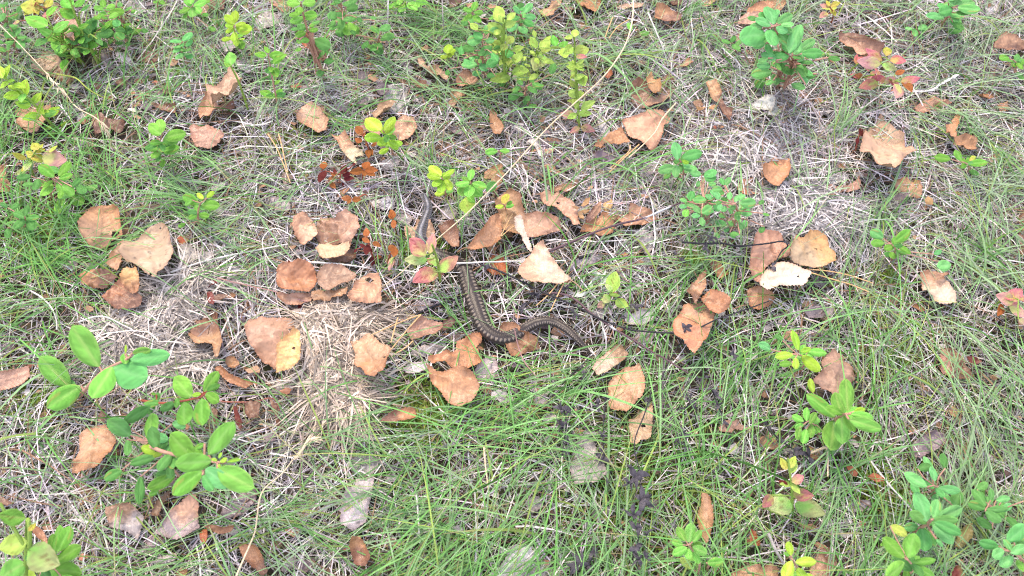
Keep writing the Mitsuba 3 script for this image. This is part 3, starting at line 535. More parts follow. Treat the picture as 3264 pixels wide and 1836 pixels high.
def plant(name, cat, label, tile, base, apex, H, kind, leaves, col='g', stem='brown', group=None, wid=None, r0=.0010, rise=0.15, mid=None, extra=None):
    """A sprig: stem from the ground at base to apex at height H; every leaf given as base-tip in the tile, with an optional colour and width."""
    if extra is None: extra = .9 if tile in 'ABCD' else .5
    key = numbered(name)
    rng = np.random.default_rng(sum(map(ord, label)) * 17 + len(labels))
    B = ground_at(pix(tile, *base)); A = ground_at(pix(tile, *apex), H)
    M = [ground_at(pix(tile, m[0], m[1]), m[2]) for m in (mid or [])]
    if not M: M = [(A + B) / 2 + np.array([(A[0] - B[0]) * -.12, (A[1] - B[1]) * -.1, H * .06]) + rng.normal(0, .0012, 3)]
    S = spline([B - [0, 0, .004], *M, A], 18)
    d = S - CAM
    SP = np.stack([PW / 2 + FOC * (d @ RGT) / (d @ FWD), PH / 2 - FOC * (d @ UPV) / (d @ FWD)], 1)
    V, F = tube(S, np.linspace(r0 * 1.15, r0 * .7, 18), 6)
    sc = {'brown': (.22, .11, .075), 'pinkish': (.42, .24, .17), 'green': (.22, .34, .06), 'red': (.30, .08, .05)}[stem]
    sh = 0.8 + .4 * meshkit.noise(V * 300)
    tag(key, label, cat, group)
    SV, SF, SC = [V], [F], [np.array(sc) * sh[:, None]]
    def branch(v, f):
        SF.append(f + sum(map(len, SV))); SV.append(v); SC.append(np.tile(np.array(sc) * .95, (len(v), 1)))
    W0 = wid or {'ling': .56, 'bil': .58, 'round': .75}[kind]
    for n, s in enumerate(leaves.split()):
        q = s.split(','); bx, by, tx, ty = map(float, q[:4])
        c, w = col, W0
        for e in q[4:]:
            if e[0].isdigit() or e[0] == '.': w = float(e)
            else: c = e
        pb, pt = pix(tile, bx, by), pix(tile, tx, ty)
        i = int(np.argmin(((SP - pb) ** 2).sum(1)))
        off = np.linalg.norm(SP[i] - pb)
        zb = S[i, 2] + 0.0012
        P0 = on_plane(pb, zb)
        L = np.linalg.norm(on_plane(pt, zb) - P0)
        P1 = on_plane(pt, zb + L * (rise + rng.normal(0, .14)))
        if off > 14:                                  # a short petiole or twig reaches from the stem to this leaf
            tv, tf = tube(spline([S[i], (S[i] + P0) / 2 - [0, 0, .001], P0], 6), [r0 * .6] * 6, 5)
            branch(tv, tf)
        x = P1 - P0; L = np.linalg.norm(x); x /= L
        up = np.array([0, -.38, 1.0]) + rng.normal(0, .2, 3)
        y = np.cross(up, x); y /= np.linalg.norm(y); z = np.cross(x, y)
        m = np.eye(4); m[:3, 0] = x * L; m[:3, 1] = y * L * w * rng.uniform(.93, 1.07); m[:3, 2] = z * L; m[:3, 3] = P0
        sh = dict(bank(kind, c, int(rng.integers(0, 6))))
        sh['to_world'] = T(m.tolist())
        scene[key + '__leaf' if n == 0 else f'{key}__leaf_{n:03d}'] = sh
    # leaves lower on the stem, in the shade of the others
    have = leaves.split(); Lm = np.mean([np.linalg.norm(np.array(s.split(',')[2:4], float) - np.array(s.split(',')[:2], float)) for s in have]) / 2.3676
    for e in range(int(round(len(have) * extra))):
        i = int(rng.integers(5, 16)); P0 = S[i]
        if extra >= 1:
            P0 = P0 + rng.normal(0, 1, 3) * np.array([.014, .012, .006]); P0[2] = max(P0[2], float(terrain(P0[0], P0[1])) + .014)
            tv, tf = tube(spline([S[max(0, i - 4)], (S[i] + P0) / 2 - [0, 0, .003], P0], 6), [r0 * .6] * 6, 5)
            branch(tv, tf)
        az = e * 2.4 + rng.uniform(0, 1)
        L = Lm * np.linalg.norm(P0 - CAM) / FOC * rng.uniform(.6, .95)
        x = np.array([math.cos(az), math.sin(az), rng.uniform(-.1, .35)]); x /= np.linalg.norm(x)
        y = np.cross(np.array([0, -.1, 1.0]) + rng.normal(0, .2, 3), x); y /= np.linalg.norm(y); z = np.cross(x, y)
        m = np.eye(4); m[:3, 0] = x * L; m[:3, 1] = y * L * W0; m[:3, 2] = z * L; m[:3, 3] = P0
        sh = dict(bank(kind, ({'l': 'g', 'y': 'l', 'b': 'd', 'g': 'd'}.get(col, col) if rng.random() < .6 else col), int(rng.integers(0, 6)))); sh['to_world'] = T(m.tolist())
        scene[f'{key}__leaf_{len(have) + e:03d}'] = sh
    put(key + '__stem', np.vstack(SV), np.vstack(SF), np.vstack(SC), 'm_stem')
    return key

LG, BG = 'lingonberry plants in the grass', 'bilberry sprigs in the grass'
def ling(label, *a, **k): return plant('lingonberry_plant', 'plant', label, *a, kind='ling', group=LG, **{'stem': 'pinkish', **k})
def bil(label, *a, **k): return plant('bilberry_plant', 'plant', label, *a, kind='bil', group=BG, **{'stem': 'green', **k})

bil('bilberry sprig with a straight green stem running out of the top edge, upper left', 'A', (765, 525), (520, -20), .10, leaves='565,130,440,60 560,50,640,-10 590,210,665,180 625,270,505,230 665,345,740,342 655,375,605,350 700,420,725,385 540,60,470,-20 620,250,735,140,d', col='g', r0=.0016, extra=1.2)
bil('bilberry sprig with large pale green leaves leaning left, upper left', 'A', (650, 500), (360, 190), .09, leaves='360,195,185,120 390,240,505,150 400,275,275,205 455,335,370,300 480,335,545,275 500,385,385,270 475,400,420,370 545,390,605,425 355,290,258,340,d 310,190,240,150', col='l', r0=.0016, extra=1.2)
ling('dark green lingonberry tip right of the bilberry stems, upper left', 'A', (700, 330), (725, 265), .05, leaves='725,265,850,235,.6 725,270,745,320 715,265,640,150,.55 700,290,640,330', col='d', extra=1.2)
ling('lingonberry sprig with paired leaves slanting down right from the top edge, upper left', 'A', (1010, 285), (790, 80), .085, leaves='790,60,765,-10 800,60,868,38 785,75,705,50 800,95,733,130 820,90,937,88 850,150,798,210 855,150,895,185,b 870,160,905,105,b 900,190,940,215,y 950,235,1005,225,d 980,250,1065,215 975,260,960,310,d 905,190,990,240,b', col='g', extra=1.2)
ling('yellow-green lingonberry rosette near the top edge, left of the tall lingonberry', 'A', (1815, 400), (1765, 190), .075, leaves='1770,185,1690,105 1765,175,1770,72 1775,190,1852,172 1780,200,1890,225 1760,205,1702,245 1765,240,1768,305 1750,285,1668,292 1800,300,1832,365,g 1740,150,1690,130', col='y')
ling('small faint lingonberry in straw left of the yellow-green rosette', 'A', (1405, 480), (1375, 315), .05, leaves='1370,315,1280,300 1378,310,1445,235 1385,325,1358,350 1390,400,1325,445 1395,405,1450,430 1400,350,1450,300', col='b')
bil('thin bilberry shoot with one pair of tip leaves beside the rolled peach leaf', 'A', (1880, 860), (1740, 495), .09, leaves='1742,495,1722,378,.62 1740,500,1690,478', col='l', mid=[(1810, 640, .06)], r0=.0013, extra=0)
bil('yellow-green bilberry sprig arching down right at the left edge', 'A', (450, 1010), (20, 570), .085, leaves='35,600,62,478 20,590,-20,490 150,715,20,728 165,745,190,592,.66 235,800,108,772 310,875,160,890 355,885,450,800 300,820,322,770 395,965,328,962 420,1005,345,1020 470,965,492,905 60,620,110,600', col='y', r0=.0015)
ling('upright lingonberry with seven leaves in sweeping grass, left of centre', 'A', (1215, 1290), (1225, 1010), .075, leaves='1215,1015,1110,930 1222,1000,1190,888 1235,1045,1397,1000 1230,1055,1345,1070 1218,1075,1130,1078 1200,1125,1090,1105 1210,1145,1138,1185 1230,1140,1352,1115,.55 1220,1205,1225,1260', col='g')
bil('bilberry sprig with yellow and pink leaves behind the lingonberry at the left edge', 'A', (260, 1360), (280, 1120), .06, leaves='290,1130,238,1075 370,1150,425,1092 200,1200,88,1155 230,1220,180,1285,pg 320,1195,485,1205,.7,pk 200,1290,105,1312,pg 560,1260,590,1210 560,1300,690,1370', col='yo')
ling('green lingonberry rosette in front of the yellow and pink bilberry at the left', 'A', (430, 1560), (415, 1335), .08, leaves='410,1335,288,1245 440,1330,530,1215 445,1350,550,1315 430,1375,470,1440 395,1385,305,1470 470,1400,560,1470 545,1410,605,1345,d 520,1470,625,1530 470,1490,440,1600', col='g', extra=1.2)
bil('bilberry sprig with yellow-red leaves at the top left corner', 'A', (290, 220), (270, 20), .07, leaves='300,65,138,28,.6 260,85,208,22 350,60,385,-20 290,60,245,5 390,112,308,110,pk 150,160,88,182,pk 330,20,270,-30', col='yo', stem='red')
ling('dark lingonberry leaves cut by the left edge in the top left corner', 'A', (80, 220), (30, 100), .06, leaves='30,95,-15,160,.6 60,155,132,85,.6 20,60,60,15 10,60,-30,20', col='d', extra=1.2)
ling('lingonberry tip cut by the top edge left of the yellow-green rosette', 'A', (1470, 160), (1455, 40), .06, leaves='1450,45,1385,-10 1460,45,1555,5 1452,50,1450,115 1435,60,1355,95 1475,55,1512,95 1440,30,1440,-30', col='l', extra=1.2)
ling('small lingonberry top cut by the top edge above dry straw, upper left', 'A', (1200, 100), (1195, 10), .05, leaves='1195,10,1155,20 1200,10,1240,25 1195,5,1190,-40', col='g')
ling('tall lingonberry with a thick stem and stacked leaf pairs near the top edge', 'B', (525, 620), (335, 20), .13, leaves='335,25,228,8 350,25,445,12 330,50,320,100 345,90,248,112 360,112,460,105 350,135,258,168 370,145,465,120 385,185,320,215,d 400,200,442,188 375,240,298,272 400,230,470,222 440,300,550,350,d 340,10,330,-40', col='g', mid=[(400, 240, .09), (450, 470, .035)], r0=.0017, wid=.66, extra=1.2)
ling('dense dark lingonberry clump right of the tall lingonberry at the top', 'B', (720, 290), (640, 20), .10, leaves='640,20,585,5 650,30,715,20 680,65,770,55 600,85,555,135 680,100,590,98 690,160,755,115 700,165,700,250,g 720,200,770,260,g 600,170,540,205 620,195,565,225 690,30,760,-10 620,150,660,210 640,200,640,260', col='d', extra=1.0, wid=.66)
ling('broad dark green leaf tuft under arching grass at the top', 'B', (930, 420), (945, 240), .06, leaves='930,230,1012,180,.7 950,280,1045,265,.7 960,350,862,360,.55 930,250,868,190,.6 890,370,820,330,g 880,360,960,400', col='d', extra=1.2)
bil('yellow-green bilberry top cut by the top edge, upper centre', 'B', (1150, 120), (1125, 20), .06, leaves='1100,40,1025,25 1130,30,1078,90 1150,20,1215,75 1200,10,1305,22 1100,20,1100,-25', col='l', extra=1.2)
bil('tall yellow-green bilberry with spotted leaves, left of the diagonal stalk', 'B', (1880, 680), (1865, 130), .12, leaves='1855,170,1808,35,.6 1865,270,1752,172,.6 1880,205,1965,160 1870,375,1748,305,.55 1895,150,1960,90 1920,580,1765,605,.55 1925,505,1895,425 1935,480,2010,400,.6 1930,540,2055,530,.6 1890,330,1950,270', col='yg', mid=[(1870, 350, .08)], r0=.0015, extra=1.2)
ling('dense lingonberry clump left of the tall spotted bilberry', 'B', (1730, 620), (1710, 290), .10, leaves='1720,250,1742,192 1700,300,1595,312 1710,290,1640,245 1730,312,1800,300 1670,485,1550,490,.6 1690,475,1745,530 1830,445,1745,492 1840,405,1945,400 1700,545,1635,565 1895,700,1830,740,d 1760,250,1830,210 1640,180,1600,140,d 1600,160,1560,190,d 1780,340,1690,410,d 1650,380,1560,350,d 1780,560,1890,600,d', col='b', extra=1.0, wid=.66)
ling('small yellow-green shoot left of the dense lingonberry clump, upper centre', 'B', (1455, 480), (1450, 400), .05, leaves='1450,400,1445,315 1455,400,1508,365 1450,412,1395,435 1452,405,1480,345', col='y')
ling('bright green lingonberry rosette above pinkish leaves and an orange sprig, left of the centre', 'B', (1045, 1190), (955, 985), .085, leaves='945,985,825,882 965,985,1045,875 960,1005,1045,925 945,1040,815,1040 965,1030,955,1092 1000,1030,1010,965 990,1065,1085,1100 1012,1085,1108,1080 1000,1115,930,1155', col='y')
ling('sparse lingonberry with two round leaves, left of the diagonal stalk', 'B', (1830, 1230), (1832, 1140), .04, leaves='1825,1140,1730,1150,.55 1840,1136,1912,1140,.55', col='l', extra=0)
ling('light green lingonberry rosette, left one of twins left of the diagonal stalk', 'B', (1440, 1520), (1402, 1340), .08, leaves='1400,1330,1305,1245 1412,1330,1495,1272 1395,1342,1285,1310 1400,1352,1335,1405 1420,1352,1470,1430 1402,1360,1400,1449 1410,1345,1470,1330', col='y')
ling('light green lingonberry rosette, right one of twins left of the diagonal stalk', 'B', (1650, 1560), (1620, 1375), .08, leaves='1610,1372,1510,1388 1616,1362,1622,1272 1630,1382,1740,1412 1622,1390,1600,1475 1600,1390,1535,1470 1740,1449,1810,1370,d,.7 1640,1400,1700,1470', col='l')
bil('thin bilberry shoot with a few narrow leaves below the top, left of the tall lingonberry', 'B', (175, 870), (90, 400), .09, leaves='80,420,-15,400 100,420,205,402 130,480,228,405 135,510,160,575 120,720,22,685 130,725,185,690 100,400,60,350 140,640,180,600', col='g', stem='pinkish')
ling('lingonberry leaf clump at the top right of the spotted bilberry', 'C', (60, 300), (70, 110), .08, leaves='60,105,10,50 85,100,155,25 60,130,-30,150 80,150,160,190 50,200,110,250 40,180,-30,230 90,120,180,130', col='b', extra=1.5)
bil('light yellow-green bilberry sprig in the clump left of the red-edged bilberry', 'C', (190, 560), (205, 360), .09, leaves='190,365,140,275 210,370,292,295 190,430,150,480,pg 240,420,165,525,pg 200,420,245,490 330,350,308,262,g 350,350,425,310,g 385,360,405,425 130,540,40,610', col='yg', extra=1.5)
bil('tall narrow bilberry with red-edged leaves up its green stem, left of the diagonal stalk', 'C', (515, 1010), (470, 270), .14, leaves='460,280,395,285 470,280,482,212 480,400,585,355,.7 482,425,565,428,.5,r 470,480,455,450 500,480,545,450 490,560,438,590 510,570,545,640,.7 470,660,438,600,.7 480,740,430,680,.7 490,860,420,890 500,860,605,852,.6 480,880,362,848,pk 520,960,625,985,pk,.6 510,960,438,1000,pk 520,830,630,760,.5 470,600,545,560 460,350,390,400', col='yg', mid=[(480, 500, .09), (485, 760, .045)], r0=.0014)
ling('dark creeping lingonberry in shade left of the red-edged bilberry', 'C', (110, 760), (105, 650), .05, leaves='60,650,5,690 120,650,185,700 150,625,215,650 130,720,95,785 80,640,40,600 170,660,240,640 60,700,-20,740 290,560,320,470,.6', col='d', extra=1.2)
ling('single pair of green lingonberry leaves beside the upper end of the diagonal stalk', 'C', (945, 300), (930, 230), .04, leaves='900,235,878,165 960,252,1038,248', col='l', extra=0)
ling('big dense lingonberry bush with two crowded tips, upper right', 'D', (70, 680), (45, 200), .13, leaves='-10,265,-200,275 20,195,-95,140 40,185,0,40 70,175,185,105 60,205,150,240 95,215,185,235 40,225,40,320 -20,330,-125,340 0,330,20,400 -40,200,-140,210 60,140,40,70 80,250,180,330 -60,150,-20,90 100,180,190,190', col='b', r0=.0016, extra=1.0, wid=.66)
ling('right-hand tip of the big dense lingonberry bush, with narrow glossy leaves', 'D', (110, 690), (180, 415), .11, leaves='155,405,255,180,.42 160,425,40,430 190,405,215,285 225,405,230,290 240,375,355,295 255,405,410,400 200,425,220,445 50,560,65,632 20,505,-85,490 30,545,-125,560 0,440,-70,470 60,455,-50,395 100,480,180,560,d -20,590,-90,650,d 60,590,140,600,d 190,410,265,350 130,500,250,500,d', col='b', r0=.0016, extra=1.5)
ling('dark lingonberry leaves in shade left of the big dense bush', 'C', (1680, 420), (1650, 320), .04, leaves='1650,325,1580,300 1660,330,1720,370 1650,320,1690,270', col='d')
ling('glossy blue-green lingonberry tip above the leafy cluster, right of centre', 'C', (1290, 1390), (1262, 1200), .08, leaves='1250,1205,1228,1068 1285,1192,1435,1148 1282,1212,1335,1232,y 1230,1262,1105,1290 1242,1245,1235,1335 1282,1255,1398,1288 1250,1335,1285,1368 1200,1310,1150,1340,d', col='b')
ling('leafy blue-green lingonberry cluster right of centre, left part', 'G', (1490, 310), (1430, 165), .07, leaves='1430,-130,1345,-150 1450,-110,1540,-175 1450,-95,1545,-120 1420,-80,1395,-45 1480,-60,1540,-60 1320,72,1268,50 1340,70,1372,-10 1360,60,1468,55 1320,112,1262,110 1330,132,1300,182,l 1420,160,1370,105 1432,160,1515,108 1430,190,1442,255 1420,180,1355,180 1500,-20,1540,30', col='b', mid=[(1450, 60, .05)], wid=.66, extra=1.2)
ling('leafy blue-green lingonberry cluster right of centre, right part', 'G', (1650, 320), (1690, 90), .08, leaves='1600,-50,1578,-110 1610,-50,1645,-115 1590,-20,1515,-20 1560,60,1540,-5 1640,60,1645,0 1680,75,1715,25 1720,85,1845,80 1690,110,1645,130 1710,140,1810,165 1690,150,1710,200 1620,250,1535,225 1640,250,1690,215 1640,270,1600,295 1580,90,1560,135 1700,60,1760,20 1620,190,1560,170', col='b', wid=.66, extra=1.2)
ling('blurred lingonberry sprig at the top right', 'D', (1290, 230), (1390, 55), .08, leaves='1390,60,1305,90 1400,50,1365,-20 1430,40,1565,5 1430,55,1605,70 1380,130,1452,215,.55 1330,135,1195,110 1370,100,1448,155 1400,40,1450,-30', col='b', extra=1.2)
ling('faint lingonberry leaves in grass below the blurred sprig at the top right', 'D', (1140, 300), (1120, 215), .03, leaves='1090,220,1035,210 1130,220,1205,195 1200,300,1255,245 1120,225,1110,270', col='b')
ling('lingonberry leaves below the brown curled leaf at the right edge near the top', 'D', (1850, 590), (1850, 450), .05, leaves='1820,435,1745,440,.6 1860,490,1945,450,.6 1880,510,1840,470 1880,540,1932,600,d', col='g')
ling('small lingonberry with a yellow bud, far right under the square folded leaf', 'D', (1490, 1340), (1480, 1225), .05, leaves='1380,1200,1255,1182 1460,1215,1415,1128,.6 1510,1235,1660,1222 1500,1245,1455,1262 1520,1215,1570,1180,yo', col='g')
bil('bilberry sprig with magenta-pink leaves, upper of two stems, upper right', 'D', (570, 575), (890, 430), .08, leaves='860,462,735,362,.6 850,485,675,455,.6,pk 860,485,980,520,.6,pg 920,455,1050,450,.6 895,425,900,345,yo 800,510,720,500,pg', col='r')
bil('bilberry sprig with magenta-pink leaves, lower of two stems, upper right', 'D', (650, 605), (1000, 620), .07, leaves='830,620,690,655,.65,rg 880,625,830,560,.7 940,622,960,575,pk 1000,622,1150,585,.5 985,640,980,730,.7,pk 720,582,655,560,o 960,560,1035,530,o 880,630,940,580,pk 1020,620,1090,690,o', col='r')
bil('small bilberry tip with salmon and olive leaves at the top, right of the big bush', 'D', (475, 200), (462, 50), .06, leaves='460,60,395,30,pk 470,50,548,15 450,100,388,132,pk 470,95,512,60 460,50,440,0', col='yo', stem='red')
ling('lingonberry with yellow centre in grass, left of the centre above the brown leaf pile', 'E', (1500, 290), (1515, 80), .07, leaves='1500,90,1375,28 1520,102,1650,100 1500,175,1575,180 1490,175,1420,200 1400,235,1345,262 1535,55,1485,5,y 1560,45,1610,-10,y 1450,60,1395,100', col='g')
ling('biggest lingonberry sprig with large oval leaves, near the left edge below mid height', 'E', (560, 1560), (960, 1260), .11, leaves='750,1318,525,1015,.56 530,1465,290,1245,.56 610,1465,345,1630,.6 845,1318,690,1540,.62 850,1320,1085,1395,.7,b 985,1265,1270,1225,.42,b 950,1300,935,1215,.7 1000,1215,1135,1195,.45 945,1220,945,1150,y,.3 570,1490,480,1430,d', col='l', r0=.0017, mid=[(760, 1370, .085)], extra=0)
ling('lingonberry on a long reddish runner right of the biggest sprig, lower left', 'I', (1010, 105), (1500, 105), .07, leaves='1440,95,1305,-65,.52 1540,60,1645,-95,.5 1520,72,1448,88,y 1550,70,1648,135 1390,135,1385,305,.68 1525,110,1525,312,.68 1560,50,1660,5 1340,100,1330,180 1150,150,1080,150 1180,80,1140,70', col='g', stem='red', mid=[(1250, 145, .055)], r0=.0013)
ling('large bright lingonberry with a budded tip, lower left', 'I', (990, 380), (1640, 590), .11, leaves='1575,535,1765,285,.5 1465,555,1268,380,.7 1600,580,1318,600,.55 1525,660,1300,835,.55 1640,640,1898,780,.5,l 1550,640,1730,765,.5,b 1530,690,1600,800,.6,b 1545,450,1470,490 1650,560,1672,515,y 1660,590,1710,560,y 1655,600,1652,645,y 1640,580,1595,565,y 1705,590,1820,565,y,.2', col='g', mid=[(1230, 510, .085)], r0=.0018)
ling('dim lower branch of the large bright lingonberry, darker leaves', 'I', (1400, 760), (1130, 430), .06, leaves='1130,430,1130,215,.65,g 985,390,810,265,.6 920,300,1130,170,.4,d 1060,475,1155,515,y 1230,515,1155,545,y 1175,550,980,610,.45 920,650,785,720,.6,d 1320,690,1110,790,.5,g 1200,810,1120,835,.6,g 1150,385,1265,420,b 1060,700,1050,900,.35,d 960,420,960,540,.5,d 1300,300,1400,320,b', col='d', mid=[(1270, 600, .05)])
bil('large yellow-green bilberry with pink-flushed leaves, bottom left corner', 'I', (170, 1560), (0, 900), .13, leaves='195,1010,-20,990,.78,l 205,1190,-20,1240,.85,yg 215,1255,440,1370,.85,pg 190,1350,-10,1470,.85,l 170,1430,265,1500,.8,yg 215,1110,270,1050,yo', col='yg', mid=[(210, 1030, .115), (210, 1250, .10)], r0=.0018, extra=0)
ling('lingonberry with upright leaves beside the large bilberry, bottom left corner', 'I', (380, 1600), (420, 1290), .09, leaves='405,1280,440,1060,.45 435,1270,530,1070,.6 430,1335,605,1225,.55 400,1400,610,1430,.6 460,1450,560,1560,.6 370,1280,400,1130,.35', col='g')
bil('red and yellow-green bilberry sprig hanging over the snake, centre', 'F', (1395, 690), (1330, 400), .11, leaves='1285,475,1140,350,.62,rg 1292,512,1118,508,.52,pg 1310,465,1340,310,.5,pk 1370,600,1190,660,.62,rg 1368,600,1525,480,.55,rg 1350,545,1285,500,.6,rg 1390,610,1420,625,r 1360,560,1320,460,.6,pg', col='rg', r0=.0014, extra=0)
ling('little yellow lingonberry shoot with a brown-tipped leaf, right of the light twins', 'F', (1880, 180), (1865, 90), .05, leaves='1850,150,1825,55,.5 1872,95,1890,5,.65,yo 1890,95,1935,70,g', col='y')
bil('pale spotted bilberry leaf hanging below the light twins', 'F', (1610, 170), (1590, 30), .05, leaves='1590,35,1595,155,.75 1600,30,1650,80,g', col='yg', extra=0)
bil('faint bilberry seedling with pale green and pink leaves, right of the peach three-cornered leaf', 'G', (730, 870), (755, 740), .05, leaves='750,760,785,590,.6 740,785,685,830,.7,pg 780,820,875,860,.7 700,830,645,870,.7,pk 760,750,700,690,.5,pg', col='yg')
ling('lingonberry with two round and two pointed leaves in grass, right of the pale leaf group', 'H', (925, 540), (930, 390), .07, leaves='870,350,772,292,.75,b 880,385,778,385,.62 955,380,1075,285,.55 950,405,878,430,.6 975,405,1085,460,.5 930,450,950,500,.7 1380,545,1280,560,.6,b 1250,470,1310,440,.6,b', col='g')
ling('vivid yellow-green lingonberry star in grass, right', 'H', (240, 1370), (225, 1225), .08, leaves='225,1195,190,1040,.48 190,1225,58,1240,.5 210,1250,212,1332,.55 250,1232,388,1345,.48 300,1205,445,1215,.5,l 245,1205,325,1180 180,1290,85,1300,g 20,1190,-70,1140,.6,b 110,1120,50,1080,d', col='y')
bil('bilberry tip with red and salmon leaves cut by the right edge', 'H', (1690, 870), (1890, 810), .08, leaves='1810,820,1925,730,.65,r 1850,830,1735,775,.7,pk 1820,865,1960,940,.6,pk 1900,815,1990,790,r 1770,850,1740,930,o 1890,960,1980,1000,pk', col='r')
ling('large lingonberry with broad spreading leaves, lower right', 'L', (440, 330), (590, 225), .10, leaves='505,250,300,75,.42 600,205,590,-45,.45 625,225,800,260,.4 610,265,860,345,.42 555,250,565,445,.55 500,280,475,490,.5 530,240,520,180 340,70,325,-45,.55,y 650,210,740,190,y', col='l', r0=.0015)
ling('small-leaved side shoot left of the large broad-leaved lingonberry, lower right', 'L', (380, 420), (300, 280), .06, leaves='270,282,185,238 290,280,300,175 310,300,365,215 270,305,205,335 330,300,322,405 345,300,395,265 290,340,268,445 240,330,220,420', col='l')
bil('bilberry with broad pink-flushed green leaves, lower right', 'L', (195, 1010), (150, 560), .09, leaves='140,650,98,555,yo 160,635,215,545,yo 180,740,275,695,.75,pk 150,765,80,730,m 190,825,345,845,.65,r 185,900,10,930,.85,pg 200,905,435,985,.6,pg 30,840,-40,930,.7,r', col='yg', mid=[(180, 800, .06)], r0=.0013)
ling('lingonberry star with spreading leaves, middle one of the lower right bushes', 'L', (1060, 1140), (1235, 1025), .10, leaves='1195,1040,1125,810,.5 1250,1010,1290,870,.6 1280,1010,1480,935,.42 1255,1040,1465,1140,.45 1240,1060,1400,1205,.5 1160,1085,1190,1255,.65 1140,1080,1030,1085,.6 1250,1020,1440,1030,.4,d 1270,1170,1320,1230,.5', col='b', r0=.0015)
ling('blurred lingonberry behind the middle one of the lower right bushes', 'L', (1220, 860), (1250, 765), .07, leaves='1200,775,1030,670,.5 1260,735,1235,620,.55 1290,785,1455,805,.45 1280,820,1380,880,.5 1150,790,1115,760 1000,760,1060,720 1400,920,1450,810,.8,d', col='b', extra=1.2)
ling('yellowish green lingonberry at the bottom edge, frontmost of the lower right bushes', 'L', (1000, 1480), (1060, 1330), .10, leaves='1030,1312,870,1155,.55 1060,1315,1110,1125,.55 1035,1350,910,1470,.6 1090,1350,1275,1325,.3 1080,1370,1260,1460,.4 1050,1390,1050,1500,.6 920,1070,1055,1140,.6,yg 880,1200,850,1220', col='g')
ling('dim green lingonberry at the right end of the lower right bushes', 'L', (1690, 1020), (1660, 920), .08, leaves='1645,920,1555,790,.6 1640,945,1515,900,.55 1650,950,1825,940,.35 1680,880,1690,790,.5 1640,960,1760,1040,.6 1720,880,1830,860,.5,b 1760,960,1840,900,.5,b', col='d', extra=1.2)
ling('lingonberry cut by the right edge in the bottom right corner', 'L', (1900, 1480), (1830, 1260), .10, leaves='1800,1185,1960,1070,.6 1740,1225,1595,1200,.6 1780,1255,1695,1300,.6 1830,1275,1960,1230,.6 1850,1305,1750,1370,.5 1880,1325,1970,1420,.6,g 1840,1260,1780,1170,.5', col='b', extra=1.2)
ling('yellow-green lingonberry tip at the bottom edge, left of the brown-pink leaf', 'L', (220, 1560), (190, 1330), .08, leaves='175,1295,160,1185,.6 180,1335,125,1470,.5 205,1345,370,1345,.5 215,1385,315,1500,.55 160,1300,120,1270,g', col='y')
ling('compact yellow-green lingonberry rosette near the bottom edge, lower right', 'K', (1400, 1480), (1335, 1215), .09, leaves='1335,1195,1360,1050,.6 1312,1185,1245,1080,.55 1362,1190,1435,1105,.5 1322,1235,1215,1290,.6 1362,1225,1475,1285,.65 1335,1240,1330,1318,.7 1290,1215,1205,1190,.6 1360,1400,1270,1310,.5,yg', col='l')
ling('single round lingonberry leaf right of the compact yellow-green rosette', 'K', (1465, 1420), (1470, 1350), .05, leaves='1472,1350,1598,1345,.62', col='l', extra=0)
ling('low dark lingonberry filling the gap under the two bilberry stems, upper left', 'A', (600, 420), (610, 260), .05, leaves='600,250,520,200 610,255,660,190 620,270,700,290 600,280,540,330 615,300,650,370 590,270,500,290 640,240,720,220', col='d', extra=1.4)
ling('low lingonberry tangle left of the leaning bilberry, near the top left corner', 'A', (150, 420), (120, 280), .06, leaves='110,280,30,240 120,275,140,200 130,285,200,270 110,295,50,340 125,300,170,350 100,270,70,200 30,330,-30,300', col='d', extra=1.6)
ling('low green lingonberry between the bilberry stems and the faint lingonberry at the top left', 'A', (830, 330), (860, 220), .05, leaves='850,220,790,170 865,215,880,150 870,225,940,230 855,235,810,290 875,240,920,290', col='d', extra=1.4)
ling('dark leafy sprig sunk in the thick green grass above the cupped orange-brown leaf, left edge', 'E', (250, 330), (190, 190), .05, leaves='180,190,90,150 190,180,210,100 200,195,290,190 185,205,110,270 205,210,260,280 60,120,0,80 80,130,140,80', col='d', extra=1.3)
ling('lingonberry leaves under the arching grass right of the broad dark tuft, top', 'C', (-330, 240), (-300, 90), .06, leaves='-300,90,-370,60 -295,80,-270,10 -290,95,-220,90 -305,105,-360,160 -290,110,-240,170', col='g', extra=1.2)
# dead upright sprigs with rust and red leaves
def dead(label, tile, base, apex, H, leaves, **k): return plant('withered_sprig', 'plant', label, tile, base, apex, H * .6, leaves=leaves, rise=.02, kind='bil', stem='red', group='withered orange-red sprigs', extra=0, **k)
dead('withered sprig with bright rusty orange leaves left of the bright lingonberry rosette', 'B', (870, 1210), (800, 1010), .06, leaves='800,1020,755,945,.6 800,1030,825,1000 800,1070,745,1045 830,1080,830,1100 870,1100,910,1090,.7 840,1130,850,1190 860,1130,880,1170 890,1010,900,1090', col='o')
dead('low withered sprig with a fan of rusty orange leaves, left of the centre', 'B', (820, 1390), (815, 1275), .05, leaves='815,1275,850,1215,.8 820,1285,920,1280,.6 810,1285,705,1300,.5 815,1290,820,1330,.7 825,1290,900,1325 790,1275,760,1260', col='o')
dead('tuft of deep red little leaves below the twisted pale leaf strip', 'B', (640, 1430), (640, 1310), .04, leaves='640,1310,680,1240 620,1320,560,1310,o 600,1340,540,1350,o 650,1330,720,1300 660,1350,740,1340 600,1310,590,1270 560,1380,600,1420,o 640,1380,700,1400 520,1290,470,1370 680,1300,660,1250 730,1250,750,1230', col='m')
dead('single round rusty leaf on a thin stalk, left of the deep red tuft', 'B', (500, 1320), (508, 1275), .03, leaves='510,1275,510,1215,.95', col='o')
